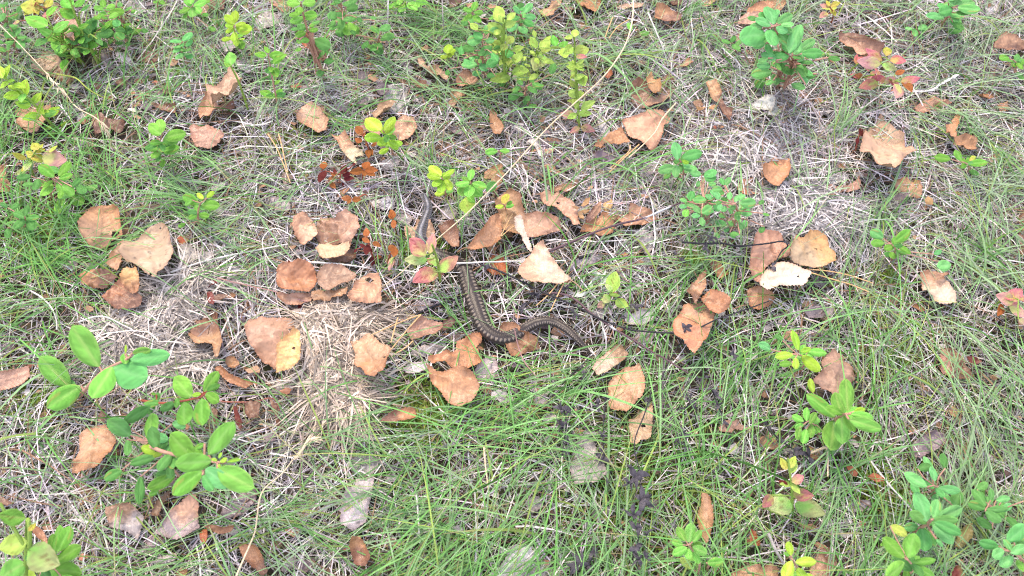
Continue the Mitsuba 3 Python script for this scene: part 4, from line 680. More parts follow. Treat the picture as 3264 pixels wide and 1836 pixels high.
dead('rusty orange leaf pair lying over a toothed tan leaf, above the brown folded leaf', 'F', (850, 40), (760, 50), .045, leaves='720,50,640,45,.6 725,60,795,55,.7 715,50,690,90', col='o')
dead('thin red stem with a hanging scarlet-orange leaf, left of the snake neck', 'F', (1060, 340), (1030, 190), .05, leaves='1035,200,1020,125,.6 1035,200,995,170 1035,210,1040,275,.6', col='o')
dead('withered sprig with crimson and orange leaves left of the red bilberry, centre', 'F', (900, 560), (830, 330), .06, leaves='835,340,830,270,o 800,350,860,380,o 820,410,780,395 850,420,875,450,.6 840,400,830,470 900,490,870,560 900,490,950,490,o 880,380,940,410,o 760,430,740,460', col='m')
dead('two orange-red leaves hanging one below the other right of the crimson sprig, centre', 'F', (1000, 600), (1035, 430), .05, leaves='1000,440,1060,410,.9 1050,420,1040,490,.7 1035,490,1000,590,.4,pk', col='o')
dead('upright dark red leaf at the left rim of the straw mound', 'F', (370, 990), (350, 955), .02, leaves='362,960,315,820,.36 365,950,380,985', col='m')
dead('small red herb stem in straw left of the crumpled light leaf, far right', 'D', (650, 1180), (690, 1010), .04, leaves='690,1020,725,970 680,1040,670,1090 560,1110,540,1070 620,1180,640,1130 440,1220,460,1260', col='m')
# ---------------------------------------------------------------- the snake
BODY = []
def make_snake():
    pts = [('F', 1268, 14, 24), ('F', 1282, 55, 48), ('F', 1298, 98, 62), ('F', 1297, 148, 60), ('F', 1270, 226, 68), ('F', 1244, 305, 80), ('F', 1250, 362, 88), ('F', 1285, 420, 96), ('F', 1380, 480, 104),
           ('F', 1490, 515, 108), ('F', 1565, 580, 118), ('F', 1600, 680, 126), ('F', 1640, 800, 128), ('F', 1680, 920, 124), ('F', 1725, 1020, 116), ('F', 1800, 1085, 108), ('F', 1890, 1100, 104),
           ('G', 40, 1068, 98), ('G', 100, 1028, 90), ('G', 170, 990, 82), ('G', 250, 972, 76), ('G', 330, 985, 70), ('G', 420, 1040, 62), ('G', 490, 1105, 52), ('G', 540, 1155, 38), ('G', 572, 1195, 24), ('G', 590, 1225, 8)]
    P, R = [], []
    for i, (t, x, y, dia) in enumerate(pts):
        p = pix(t, x, y)
        g = ground_at(p, .012)
        r = dia / 2 / 2.3676 * np.linalg.norm(g - CAM) / FOC
        lift = {22: .016, 23: .016, 24: .015, 25: .014, 1: .016, 2: .017, 3: .016, 4: .014, 20: .015, 21: .015, 19: .013}.get(i, .010)
        if 7 <= i <= 9: lift = .004
        g = ground_at(p, lift + r * .8)
        P.append(g); R.append(r)
    n, m = 620, 32
    S = spline(P, n); r = spline(np.array(R)[:, None], n)[:, 0]
    s = np.concatenate([[0], np.cumsum(np.linalg.norm(np.diff(S, axis=0), axis=1))])
    t = np.gradient(S, axis=0); t /= np.linalg.norm(t, axis=1, keepdims=True)
    side = np.cross(t, [0, 0, 1.0]); side /= np.linalg.norm(side, axis=1, keepdims=True); up = np.cross(side, t)
    th = np.linspace(0, 2 * math.pi, m, endpoint=False)          # 0 = back of the snake
    # keeled scales: diamond relief in rows round the body
    rows = 21
    a = th[None, :] / (2 * math.pi) * rows; b = s[:, None] / .0021
    sa, sb = (a + b) % 1.0, (a - b) % 1.0
    scale = np.minimum(np.minimum(sa, 1 - sa), np.minimum(sb, 1 - sb)) * 2
    rr = r[:, None] * (1 + .035 * (scale - .5) - .08 * smooth01((np.cos(th)[None, :] * -1 - .55) / .4))
    V = S[:, None] + rr[..., None] * (np.cos(th)[None, :, None] * up[:, None] * .86 + np.sin(th)[None, :, None] * side[:, None])
    # back pattern: dark zigzag band with cream teeth, grey-brown flanks, paler belly
    ang = np.where(th > math.pi, th - 2 * math.pi, th)[None, :]
    per = .0046 * np.clip(r / np.max(r), .5, 1)[:, None]
    ph = np.cumsum(np.gradient(s) / per[:, 0])
    tri = np.abs(((ph[:, None] + np.sign(ang) * .25 + .30 * np.abs(ang)) % 1.0) - .5) * 2
    band = .26 + .40 * tri
    dark, cream, flank, belly = (np.array(c) for c in ((.034, .024, .020), (.31, .26, .20), (.046, .036, .034), (.16, .145, .155)))
    A = np.abs(ang)
    fz = meshkit.noise(np.stack(np.broadcast_arrays(s[:, None] * 900, np.cos(th)[None, :] * 6, np.sin(th)[None, :] * 6), -1))
    C = np.broadcast_to(flank, (n, m, 3)) * (.55 + .75 * scale * (.4 + fz))[..., None]
    mid = smooth01((A - 1.15) / .5)[..., None]
    C = C * (1 - .35 * mid) + belly * .35 * mid
    inside = smooth01((band + .02 - A) / .09)[..., None]
    lip = (smooth01((band + .50 * tri - A) / .08) * smooth01((tri - .35) / .2))[..., None]
    C = C * (1 - .85 * lip) + cream * .85 * lip * (.75 + .5 * fz)[..., None]
    C = C * (1 - inside) + dark * (.7 + .8 * scale * fz)[..., None] * inside
    bl = smooth01((A - 2.1) / .3)[..., None]
    C = C * (1 - bl) + belly * bl
    grey = smooth01((.105 - s) / .04)[:, None, None] * np.ones((1, m, 1))     # the front of the animal is plainer and greyer
    gcol = np.array((.15, .155, .18)) * (.22 + 1.5 * smooth01(.5 + .5 * np.cos(ang * 5)) * (.5 + fz))[..., None]
    C = C * (1 - grey * .55) + gcol * grey * .55
    i, j = np.meshgrid(np.arange(n - 1), np.arange(m), indexing='ij')
    q = np.stack([i * m + j, i * m + (j + 1) % m, (i + 1) * m + (j + 1) % m, (i + 1) * m + j], -1).reshape(-1, 4)
    F = np.vstack([q[:, [0, 2, 1]], q[:, [0, 3, 2]]])
    VV = np.vstack([V.reshape(-1, 3), S[:1], S[-1:]]); CC = np.vstack([C.reshape(-1, 3), C[0, :1], C[-1, :1]])
    jj = np.arange(m); e = (n - 1) * m
    F = np.vstack([F, np.stack([jj * 0 + n * m, jj, (jj + 1) % m], 1), np.stack([jj * 0 + n * m + 1, e + (jj + 1) % m, e + jj], 1)])
    # make the faces look outwards
    fc = VV[F].mean(1); nn = np.cross(VV[F[:, 1]] - VV[F[:, 0]], VV[F[:, 2]] - VV[F[:, 0]])
    k = np.argmin(((fc[5000] - S) ** 2).sum(1))
    if np.dot(nn[5000], fc[5000] - S[k]) < 0: F = F[:, ::-1]
    key = numbered('snake')
    tag(key, 'young brown-grey snake with a dark zigzag back gliding through grass under a red bilberry sprig', 'snake')
    put(key + '__body', VV, F, CC, 'm_snake')
    h = int(n * .058)
    for n_, sg in enumerate((-1, 1)):
        eye = trimesh.creation.icosphere(subdivisions=2, radius=r[h] * .19)
        eye.apply_translation(S[h] + sg * side[h] * r[h] * .80 + up[h] * r[h] * .48)
        scene[key + '__eye' + ('' if n_ == 0 else '_001')] = mikit.ply(eye, 'm_eye', smooth=True)
    BODY.append(shapely.LineString(S[: int(n * .27), :2]).buffer(.0075)); BODY.append(shapely.LineString(S[int(n * .36):, :2]).buffer(.008))
make_snake()

# ---------------------------------------------------------------- stems, stalks and needles lying on the litter
TW = dict(black=(.025, .024, .028), purple=(.105, .062, .072), straw=(.60, .49, .32), white=(.62, .60, .55), needle=(.56, .36, .17), red=(.30, .12, .09), green=(.36, .42, .08), grey=(.30, .28, .26), pinkst=(.36, .20, .18))
def stick(name, cat, label, tile, pts, col, r, z=.018, group=None, lichen=False, knots=(), part=None, taper=.6, head=None):
    key = part or numbered(name)
    rng = np.random.default_rng(sum(map(ord, label + name)) + len(labels))
    Q = [[float(v) for v in s.split(',')] for s in pts.split()]
    P = [ground_at(pix(tile, q[0], q[1]), q[2] if len(q) > 2 else z) for q in Q]
    n = max(14, 9 * len(P))
    S = spline(P, n)
    for _ in range(14 if len(P) > 3 else 3): S[1:-1] = S[1:-1] * .5 + (S[2:] + S[:-2]) * .25
    S = S + (meshkit.noise(S * 60) - .5)[:, None] * np.array([.6, .6, .3]) * r
    rad = .78 * np.linspace(r, r * taper, n) * rng.uniform(.88, 1.12, n)
    V, F = tube(S, rad, 7)
    C = np.array(TW[col]) * (.75 + .5 * meshkit.noise(V * 500))[:, None]
    if lichen:
        f = smooth01((meshkit.fbm(V * 55, 2, 4) - .60) / .06)[:, None]
        C = C * (1 - f) + np.array((.55, .56, .58)) * f
    if label and not part: tag(key, label, cat, group)
    put(key + '__stem' if knots or head else key, V, F, C, 'm_stem')
    if head:                                                      # spikelets hugging the stalk
        HV, HF, o = [], [], 0
        for q_ in range(16):
            i = int((head[0] + (head[1] - head[0]) * q_ / 15) * (n - 2)); t = S[i + 1] - S[i]; t /= np.linalg.norm(t)
            d = t + rng.normal(0, .22, 3); d /= np.linalg.norm(d); u = np.linspace(0, 1, 6)
            v, f = tube(S[i] + d * (u * .0075)[:, None] + (rng.normal(0, .0006, 3) * 1)[None], .0009 * np.sin(math.pi * (u * .9 + .06)), 5)
            HV.append(v); HF.append(f + o); o += len(v)
        HV = np.vstack(HV)
        put(key + '__seed_head', HV, np.vstack(HF), np.array(TW[col]) * (.85 + .4 * meshkit.noise(HV * 600))[:, None], 'm_stem')
    for n_, (kx, ky, ks) in enumerate(knots):
        kx, ky = kx + rng.normal(0, 14), ky + rng.normal(0, 14)                     # shrivelled leaf claws
        c = ground_at(pix(tile, kx, ky), z + .002)
        sz = ks * .44 / 2.3676 * np.linalg.norm(c - CAM) / FOC
        VS, FS, o = [], [], 0
        for q_ in range(int(rng.integers(5, 9))):                 # each claw is a few curled, twisted shreds
            an, ln, tw = rng.uniform(0, 6.28), sz * rng.uniform(.7, 1.9), rng.uniform(-2.5, 2.5)
            u = np.linspace(0, 1, 9); cu = rng.uniform(-.9, .9)
            ctr = np.stack([np.cos(an + cu * u) * u * ln, np.sin(an + cu * u) * u * ln, sz * (.7 * np.sin(u * 3.1) * rng.uniform(.1, .9))], 1)
            wv = sz * .30 * np.sin(math.pi * np.clip(u * .9 + .08, 0, 1)) * rng.uniform(.6, 1.3)
            sd = np.stack([-np.sin(an + cu * u) * np.cos(tw * u), np.cos(an + cu * u) * np.cos(tw * u), np.sin(tw * u + .4)], 1) * wv[:, None]
            VS.append(np.stack([ctr - sd, ctr + [0, 0, sz * .08], ctr + sd], 1).reshape(-1, 3)); k = np.arange(8) * 3
            for e in (0, 1): FS += [np.stack([k + e, k + e + 1, k + e + 4], 1) + o, np.stack([k + e, k + e + 4, k + e + 3], 1) + o]
            o += 27
        v = np.vstack(VS)
        put(key + '__withered_leaf' + ('' if n_ == 0 else f'_{n_:03d}'), c + v, np.vstack(FS), np.array((.062, .056, .066)) * (.6 + .9 * meshkit.noise(v * 700))[:, None], 'm_stem')
    return key
TG, SG, NG = 'thin dark twigs across the litter', 'dry grass stalks', 'fallen pine needles'
stick('twig', 'twig', 'purple-brown twig with grey lichen rising to the right above the peach three-cornered leaf', 'G', '180,490 270,450 400,400 600,312 665,288 830,235 990,200 1130,140 1265,85', 'purple', .0020, .026, TG, lichen=True)
stick('twig', 'twig', 'black twig slanting up right beside the snake body', 'F', '1200,925 1330,868 1460,828 1580,780 1690,732 1800,690 1930,650', 'black', .0017, .012, TG)
stick('twig', 'twig', 'long black stem crossing from the snake to the big orange leaf and up right', 'F', '1695,545 1760,570 1900,625 2060,705 2130,745 2350,830 2550,935 2710,1002 2880,1050 3180,1066 3260,1058 3340,1030 3490,955 3600,920 3870,825', 'black', .0014, .034, TG, knots=[(3245, 1060, 90), (3240, 1110, 50), (1740, 560, 70), (2150, 760, 50), (3560, 930, 40)])
stick('twig', 'twig', 'purple twig with white lichen running down right past the snake tail', 'G', '268,765 340,765 425,782 500,830 580,905 680,970 775,1035 900,1108 1030,1190 1200,1290 1330,1368', 'purple', .0017, .032, TG, lichen=True)
stick('twig', 'twig', 'thin black stem curling across the pale leaf group', 'G', '1280,380 1450,392 1580,385 1660,402 1760,408 1932,388 2030,372 2070,385 2082,412 2040,440 2010,490 1985,540 1945,575', 'black', .0014, .034, TG, knots=[(1505, 330, 80), (1490, 405, 80), (2080, 408, 40), (1945, 560, 60)])
stick('twig', 'twig', 'thin grey stem running down right from the big orange leaf', 'G', '1350,1085 1450,1130 1580,1210 1720,1290 1850,1400 1920,1460', 'grey', .0009, .020, TG)
stick('twig', 'twig', 'thin reddish runner above the squarish orange-tan leaf, left of centre', 'E', '1640,650 1760,680 1932,718 2080,752 2190,790 2320,828', 'pinkst', .0010, .020, TG)
stick('twig', 'twig', 'reddish brown root-like runner under the lingonberry at lower left', 'I', '1500,90 1620,125 1760,140 1932,135 2010,110 2080,120 2110,200', 'red', .0013, .014, TG)
stick('twig', 'twig', 'short black twig at the top of the grey leaf patch, right of the peach leaf', 'G', '500,505 540,488 590,482', 'black', .0026, .014, TG)
stick('twig', 'twig', 'thin dark stem across the largest lingonberry, lower left', 'I', '960,105 1150,190 1300,285 1450,390 1560,450', 'grey', .0006, .06, TG)
G_ = 'grass_stalk'
stick(G_, 'stalk', 'long pale dry stalk running diagonally from the top edge to the snake', 'C', '918,-30,.10 915,60,.105 908,150,.11 885,260,.11 830,390,.105 700,570,.10 550,712,.09 280,950,.085 0,1262,.08 -180,1449,.075 -370,1640,.07 -620,1850,.055 -836,2060,.035 -985,2170,.015', 'straw', .0014, group=SG, taper=.45)
stick(G_, 'stalk', 'white dead stalk between the brown leaf pile and the folded dark brown leaf, left', 'E', '1290,605 1450,552 1640,497 1932,440 2050,418 2175,392', 'white', .0015, .018, SG)
stick(G_, 'stalk', 'white dead stalk along the top of the row of leaves above the mound', 'F', '395,530 500,535 640,548 740,560 840,575', 'white', .0017, .021, SG)
stick(G_, 'stalk', 'white straight stalk from the red bilberry to the peach leaf', 'F', '1500,536 1640,533 1780,527 1932,524 2100,520 2340,516', 'white', .0014, .026, SG)
stick(G_, 'stalk', 'thin white stalk just below the red bilberry over the snake', 'F', '1080,590 1200,600 1420,604 1540,608', 'white', .0010, .030, SG)
stick(G_, 'stalk', 'pale upright stalk at the top edge left of the broad dark tuft', 'B', '998,-30,.07 996,60,.06 992,150,.045 988,230,.02', 'white', .0012, group=SG)
stick(G_, 'stalk', 'thin upright grey stalk at the top edge left of the tall bilberry', 'B', '1405,-30,.06 1410,120,.05 1418,240,.03', 'grey', .0010, group=SG)
stick(G_, 'stalk', 'dry grass stalk with a straw seed head slanting across the upper left leaf', 'A', '-30,160,.07 80,265,.07 220,410,.068 330,530,.065 430,645,.06 500,720,.05 560,790,.03', 'straw', .0008, group=SG, head=(0.55, 0.8))
stick(G_, 'stalk', 'bent yellow-green stalk ending in straw, upper left', 'A', '430,560,.03 570,585,.04 640,650,.035 740,715,.025 870,762,.012', 'green', .0013, group=SG)
stick(G_, 'stalk', 'dry stalk with a drooping seed head among grass, left below the yellow-green bilberry', 'A', '470,660,.03 560,800,.035 690,870,.04 760,920,.04 810,1000,.03 850,1100,.015', 'straw', .0010, group=SG, head=(0.62, 0.98))
stick(G_, 'stalk', 'dry straw stalk rising from the bottom edge, lower left', 'I', '1770,1480,.06 1830,1340,.058 1900,1180,.05 1932,1090,.045 1950,900,.04 2000,780,.035 2130,680,.03 2250,520,.025 2420,370,.02', 'straw', .0010, group=SG)
stick(G_, 'stalk', 'pale spikelet stalk in green grass below the straw mound', 'J', '300,560,.03 350,500,.032 395,420,.032 470,420,.03', 'straw', .0018, group=SG, head=(0.55, 0.97))
stick(G_, 'stalk', 'white drooping stalk curved like a hook in the left grass', 'E', '230,745 320,800 390,880 425,960 430,1040', 'white', .0012, .022, SG)
stick(G_, 'stalk', 'whitish bent stalk above the biggest lingonberry', 'E', '590,985 700,945 790,942 880,975 1000,1040', 'white', .0013, .022, SG)
stick(G_, 'stalk', 'broken pale elbow-shaped stalk above the lower right bilberry', 'L', '265,545 350,510 430,482 445,490 448,600 450,700', 'straw', .0016, .022, SG)
stick(G_, 'stalk', 'pale grey stalk standing beside the upper right diagonal stalk', 'C', '1025,95,.05 1070,200,.05 1130,340,.04 1180,500,.02', 'white', .0012, group=SG)
stick(G_, 'stalk', 'pale stalk lying over the big toothed tan leaf', 'C', '1235,780 1130,900 1080,1000 960,1120 880,1190', 'straw', .0013, .030, SG)
stick(G_, 'stalk', 'whitish seed stalk in the far right grass below the pink bilberry', 'D', '1060,690 1220,685 1330,620 1440,565', 'white', .0014, .03, SG, head=(0.35, 0.97))
stick(G_, 'stalk', 'thin pale stalk bowed over the snake bend', 'G', '20,1030,.045 45,1160,.03 100,1290,.025 200,1410,.02', 'pinkst', .0009, group=SG)
stick(G_, 'stalk', 'pale looping stalk left of the folded dark brown leaf, centre left', 'F', '270,330 150,270 70,320 45,390 90,500 160,580', 'white', .0009, .024, SG)
stick(G_, 'stalk', 'straw-coloured stalk across green grass left of the withered herb', 'J', '1720,470 1730,600 1750,760 1760,850', 'straw', .0012, .022, SG)
stick(G_, 'stalk', 'upright white stalk in green grass at the bottom centre', 'J', '1210,830 1222,950 1228,1060 1238,1200', 'white', .0013, .02, SG)
stick(G_, 'stalk', 'thin white stalk over dark leaves below the biggest lingonberry', 'I', '1040,660 1180,650 1330,690 1330,700', 'white', .0009, .02, SG)
stick(G_, 'stalk', 'grey stalk standing beside the lower right bushes', 'L', '780,580 850,680 950,800 1060,920 1140,1035', 'white', .0013, .02, SG)
stick(G_, 'stalk', 'grey-purple stalk leaning left below the lower right bilberry', 'L', '500,850 440,960 400,1080 350,1190', 'grey', .0018, .014, SG)
stick(G_, 'stalk', 'pale stalk in the bottom row left of the yellow-green tip, lower right', 'L', '0,1130,.04 60,1260,.04 120,1360,.03 160,1470,.03', 'grey', .0018, group=SG)
def needle(label, tile, pairs, z=.03):
    key = numbered('pine_needle_pair')
    tag(key, label, 'pine needles', NG)
    for n_, pts in enumerate(pairs):
        stick('needle', None, '', tile, pts, 'needle', .0010, z, part=key + '__needle' + ('' if n_ == 0 else '_001'), taper=.7)
needle('pair of tan pine needles under the stalk of the peach three-cornered leaf', 'G', ['345,690 270,780 180,860', '390,690 340,790 290,900'], .034)
needle('long pair of pine needles with a sharp V right of the straw mound', 'F', ['1245,925 1130,965 870,1080', '1245,925 1150,1030 1010,1200'])
needle('single short pair of pine needles between the straw mound and the light pinkish leaf', 'F', ['1070,950 1045,1040 1020,1135', '1185,1125 1120,1180 1060,1215'])
needle('pair of golden pine needles pointing right from the pale leaf group', 'H', ['290,580 450,595 600,625 795,688', '325,608 430,640 600,690 760,752'])
needle('pair of tan pine needles below the folded orange leaf, left of the big toothed leaf', 'C', ['960,1090 850,1190 735,1300', '890,1095 880,1145 740,1270'])
needle('pair of golden pine needles left of the upper end of the diagonal stalk', 'C', ['760,130 720,230 700,300', '885,145 800,200 730,290'])
needle('pair of pine needles crossing the wide tan leaf left of the white rolled leaf', 'F', ['1935,165 1890,250 1845,335', '1990,240 1930,270 1850,335'], .028)
needle('pair of orange-brown pine needles in grass left of the deep red tuft', 'B', ['90,1010 170,1150 260,1380', '170,1010 200,1130 240,1300'])
# blackened withered herbs among the lower right grass
HB = 'blackened withered herbs'
stick('withered_herb', 'plant', 'tall blackened withered herb with many shrivelled leaves, bottom right of centre', 'K', '1050,60,.05 1000,230,.05 930,400,.045 925,520,.045 965,660,.045 965,800,.045 965,1000,.04 960,1150,.035 930,1290,.03 960,1449,.02', 'black', .0008, .042, HB, knots=[(935, 700, 150), (890, 735, 80), (955, 865, 150), (1010, 880, 100), (955, 985, 150), (950, 1100, 120), (1010, 1130, 70), (905, 1225, 120), (930, 1335, 120), (1010, 1300, 90), (1050, 110, 60)])
stick('withered_herb', 'plant', 'blackened withered herb left of the tall grey leaf', 'K', '350,150 400,220 410,330 390,450 380,540', 'black', .0012, .026, HB, knots=[(370, 185, 100), (425, 235, 80), (400, 320, 110), (385, 420, 90), (395, 490, 70)])
stick('withered_herb', 'plant', 'thin black herb stem right beside the tall grey leaf', 'K', '720,70 700,160 690,330 690,480 700,640 715,740', 'black', .0011, .024, HB, knots=[(700, 80, 60), (660, 175, 90), (690, 420, 90), (690, 540, 110), (680, 570, 80), (715, 730, 50)])
stick('withered_herb', 'plant', 'small black withered herb in grass right of the light leaf with a hole', 'K', '1240,190 1310,180 1370,130 1390,190 1385,260', 'black', .0010, .024, HB, knots=[(1345, 110, 110), (1385, 170, 90), (1300, 190, 60)])
stick('withered_herb', 'plant', 'black withered leaf knot in grass above the tall ochre leaf', 'K', '1230,480 1260,430 1290,380 1320,370', 'black', .0009, .024, HB, knots=[(1285, 400, 120), (1270, 440, 80), (1300, 470, 60)])
stick('withered_herb', 'plant', 'black withered herb left of the small light leaf in green grass', 'K', '1510,40 1530,100 1560,180 1600,260 1620,330', 'black', .0010, .024, HB, knots=[(1535, 100, 90), (1565, 170, 80), (1612, 290, 70)])
stick('withered_herb', 'plant', 'black withered herb cut off between two bilberries at the lower right', 'L', '-10,300 60,400 160,470 260,540 310,590', 'black', .0010, .022, HB, knots=[(-10, 330, 100), (90, 410, 80), (210, 495, 90), (300, 565, 130)])
stick('withered_herb', 'plant', 'clump of black shrivelled leaves at the bottom edge right of the bluish leaf', 'K', '500,1420 560,1380 620,1290 650,1250', 'black', .0010, .02, HB, knots=[(545, 1385, 140), (590, 1360, 100), (610, 1275, 90), (530, 1420, 90)])
stick('withered_herb', 'plant', 'black shrivelled leaf pair beside the peach three-cornered leaf', 'G', '1290,480 1270,510 1230,460', 'black', .0008, .024, HB, knots=[(1280, 510, 80), (1235, 458, 60)])
stick('withered_herb', 'plant', 'black shrivelled herb behind the peach leaf left of its pine needles', 'G', '60,870 90,880 160,790 230,760', 'black', .0009, .018, HB, knots=[(80, 885, 90), (165, 785, 90), (400, 720, 90), (465, 900, 100)])
stick('withered_herb', 'plant', 'dark withered herb below the purple twig, right of the snake tail', 'G', '380,1449 500,1330 560,1270 590,1240', 'black', .0009, .02, HB, knots=[(505, 1350, 80), (500, 1420, 90), (930, 870, 90), (840, 940, 70)])
stick('withered_herb', 'plant', 'black herb stem hanging down from the big orange leaf into green grass', 'G', '1300,1100 1250,1170 1180,1290 1130,1410 1110,1449', 'black', .0009, .024, HB, knots=[(1465, 1380, 80), (1400, 1420, 60), (1690, 1240, 90)])
# pale lichen curls
def lichen(label, tile, pts):
    key = numbered('lichen')
    tag(key, label, 'lichen', 'pale lichen curls')
    Q = [[float(v) for v in s.split(',')] for s in pts.split()]
    S = spline([ground_at(pix(tile, *q), .018 + .003 * math.sin(i * 2.2)) for i, q in enumerate(Q)], 40)
    side = np.array([0, 0, 1.0]) * .5 + np.array([.5, .5, 0])
    w = .0022 + .0016 * meshkit.noise(S * 300)
    V = np.vstack([S + side * w[:, None], S - side * w[:, None]]); i = np.arange(39)
    F = np.vstack([np.stack([i, i + 1, i + 41], 1), np.stack([i, i + 41, i + 40], 1)])
    put(key, V, F, np.array((.56, .60, .50)) * (.8 + .4 * meshkit.noise(V * 400))[:, None], 'm_straw')
lichen('pale curly lichen strip above the faint bilberry seedling', 'G', '480,775 550,770 600,730 590,680 640,650 690,640 700,690 660,700')
lichen('small pale lichen tuft right of the peach three-cornered leaf', 'G', '575,620 610,595 640,620 690,640 700,600')

# ---------------------------------------------------------------- the ground
gx, gy = np.meshgrid(np.concatenate([[-40, -12, -4, -2], np.linspace(-1.1, 1.1, 330), [2, 4, 12, 40]]), np.concatenate([[-40, -12, -4, -1.2], np.linspace(-.35, 1.5, 280), [2.4, 5, 12, 40]]))
GV = np.stack([gx.ravel(), gy.ravel(), terrain(gx.ravel(), gy.ravel())], 1)
ny, nx = gx.shape
i, j = np.meshgrid(np.arange(ny - 1), np.arange(nx - 1), indexing='ij'); k = (i * nx + j).ravel()
scene['ground'] = mikit.ply((GV, np.vstack([np.stack([k, k + 1, k + nx + 1], 1), np.stack([k, k + nx + 1, k + nx], 1)])), 'm_soil', smooth=True)
tag('ground', 'dark humus soil of a forest clearing under the litter', 'ground', kind='structure')

# ---------------------------------------------------------------- grass and straw
def grid_field(rows):
    pts = np.array([ground_at((( c + .5) * 408, (r + .5) * 367.2)) [:2] for r in range(5) for c in range(8)])
    val = np.array(rows, float).ravel()
    def f(x, y, v=None):
        d2 = (x[:, None] - pts[None, :, 0]) ** 2 + (y[:, None] - pts[None, :, 1]) ** 2
        w = np.exp(-d2 / (2 * .055 ** 2)) + 1e-9 / (d2 + .01)
        return (w @ (val if v is None else v)) / w.sum(1)
    f.val = val
    return f
green_d = grid_field([[.6, .45, .5, .75, .6, .55, .4, .55], [.85, .8, .35, .4, .35, .3, .4, .65], [1., .35, .5, .5, .55, .55, .5, .8], [.3, .5, .3, .95, 1., 1., .95, .75], [.35, .7, .7, .9, .9, 1., .85, .75]])
straw_d = grid_field([[.5, .8, .7, .4, .5, .8, .6, .8], [.35, .55, .95, .7, .9, 1., 1., .75], [.35, .9, .9, .6, .6, .6, .8, .6], [.8, .6, 1., .35, .35, .35, .45, .6], [.85, .55, .6, .5, .5, .4, .5, .6]])
vivid = grid_field([[.5, .5, .5, .6, .5, .4, .4, .25], [.9, .65, .5, .5, .5, .4, .4, .25], [.9, .6, .6, .7, .7, .7, .6, .4], [.5, .7, .6, .9, .9, .9, .8, .5], [.5, .7, .6, .8, .7, .85, .7, .5]])
dirs = np.radians(np.array([[120, 80, 70, -20, -15, 70, 45, 30], [100, -10, 8, -45, 60, 60, 45, -35], [-8, 30, -45, 75, 40, 45, 45, -60], [20, 10, -30, 8, 35, 60, 50, -70], [-20, -25, -20, 45, 80, 75, 60, 60]], float).ravel())

def direction(x, y):
    return 0.5 * np.arctan2(green_d(x, y, np.sin(2 * dirs)), green_d(x, y, np.cos(2 * dirs)))

X0, X1, Y0, Y1 = -.92, .92, -.02, 1.12
def inside(x, y):          # a little more than what the photograph shows
    return np.abs(x) < .40 + .52 * (y + .05)

OCCU = shapely.union_all(OCC); shapely.prepare(OCCU)
MIDU = shapely.union_all(MIDL); shapely.prepare(MIDU)
OLDU = shapely.union_all(OLD); shapely.prepare(OLDU)
BODYU = shapely.union_all(BODY); shapely.prepare(BODYU)

def ribbons(base, az, L, hgt, wid, bend, col, roll, seg=7, z_end=.3, tipdry=0.0, lift=.0):
    """Curved tapering blades; all arguments per blade."""
    n = len(base); s = np.linspace(0, 1, seg)
    ca, sa = np.cos(az)[:, None], np.sin(az)[:, None]
    u = L[:, None] * (s - .12 * np.sin(s * math.pi)); v = (L * bend)[:, None] * s ** 2
    x = base[:, :1] + ca * u - sa * v; y = base[:, 1:2] + sa * u + ca * v
    a = np.pi * (1 - z_end / 2) if np.isscalar(z_end) else (np.pi * (1 - z_end / 2))[:, None]
    z = terrain(x, y) + (hgt[:, None] if hgt.ndim == 1 else hgt) * np.sin(s * a) + np.asarray(lift).reshape(-1, 1)
    P = np.stack([x, y, z], -1)
    t = np.gradient(P, axis=1); t /= np.linalg.norm(t, axis=2, keepdims=True) + 1e-12
    h = np.stack([-t[..., 1], t[..., 0], t[..., 2] * 0], -1); h /= np.linalg.norm(h, axis=2, keepdims=True) + 1e-9
    side = h * np.cos(roll)[:, None, None] + np.cross(t, h) * np.sin(roll)[:, None, None]
    w = wid[:, None] * np.minimum(1, (1.03 - s) * 2.2) * .5
    V = np.stack([P - side * w[..., None], P + side * w[..., None]], 2).reshape(-1, 3)
    C = np.repeat(col[:, None], seg, 1)
    if np.any(tipdry):
        f = (smooth01((s[None] - 1 + tipdry[:, None] * .9) * 4) * .85)[..., None]
        C = C * (1 - f) + np.array((.42, .34, .18)) * f
    C = np.repeat(C[:, :, None], 2, 2).reshape(-1, 3)
    k = (np.arange(n)[:, None] * seg + np.arange(seg - 1)).ravel() * 2
    F = np.vstack([np.stack([k, k + 1, k + 3], 1), np.stack([k, k + 3, k + 2], 1)])
    return V, F, C, P

def scatter(n, rng, field, gain=1.0):
    out = []
    while sum(map(len, out)) < n:
        p = np.stack([rng.uniform(X0, X1, n), rng.uniform(Y0, Y1, n)], 1)
        k = inside(p[:, 0], p[:, 1]) & (rng.random(n) < np.clip(field(p[:, 0], p[:, 1]) * gain, 0, 1))
        out.append(p[k])
    return np.vstack(out)[:n]

def off_leaves(P, rng, base_keep, over_keep, body=.5):
    """which blades stay: those rooted under a leaf go, those crossing one mostly go"""
    b = shapely.contains_xy(OCCU, P[:, 0, 0], P[:, 0, 1])
    m = np.zeros(len(P), bool)
    for c in range(1, P.shape[1]): m |= shapely.contains_xy(OCCU, P[:, c, 0], P[:, c, 1])
    mid = shapely.contains_xy(MIDU, P[:, 0, 0], P[:, 0, 1]) & (rng.random(len(P)) < .85)
    s = np.zeros(len(P), bool)
    for c in range(P.shape[1]): s |= shapely.contains_xy(BODYU, P[:, c, 0], P[:, c, 1])
    ok = ~s | (rng.random(len(P)) < body)
    return ok & ~mid & np.where(b, rng.random(len(P)) < base_keep, np.where(m, rng.random(len(P)) < over_keep, True))

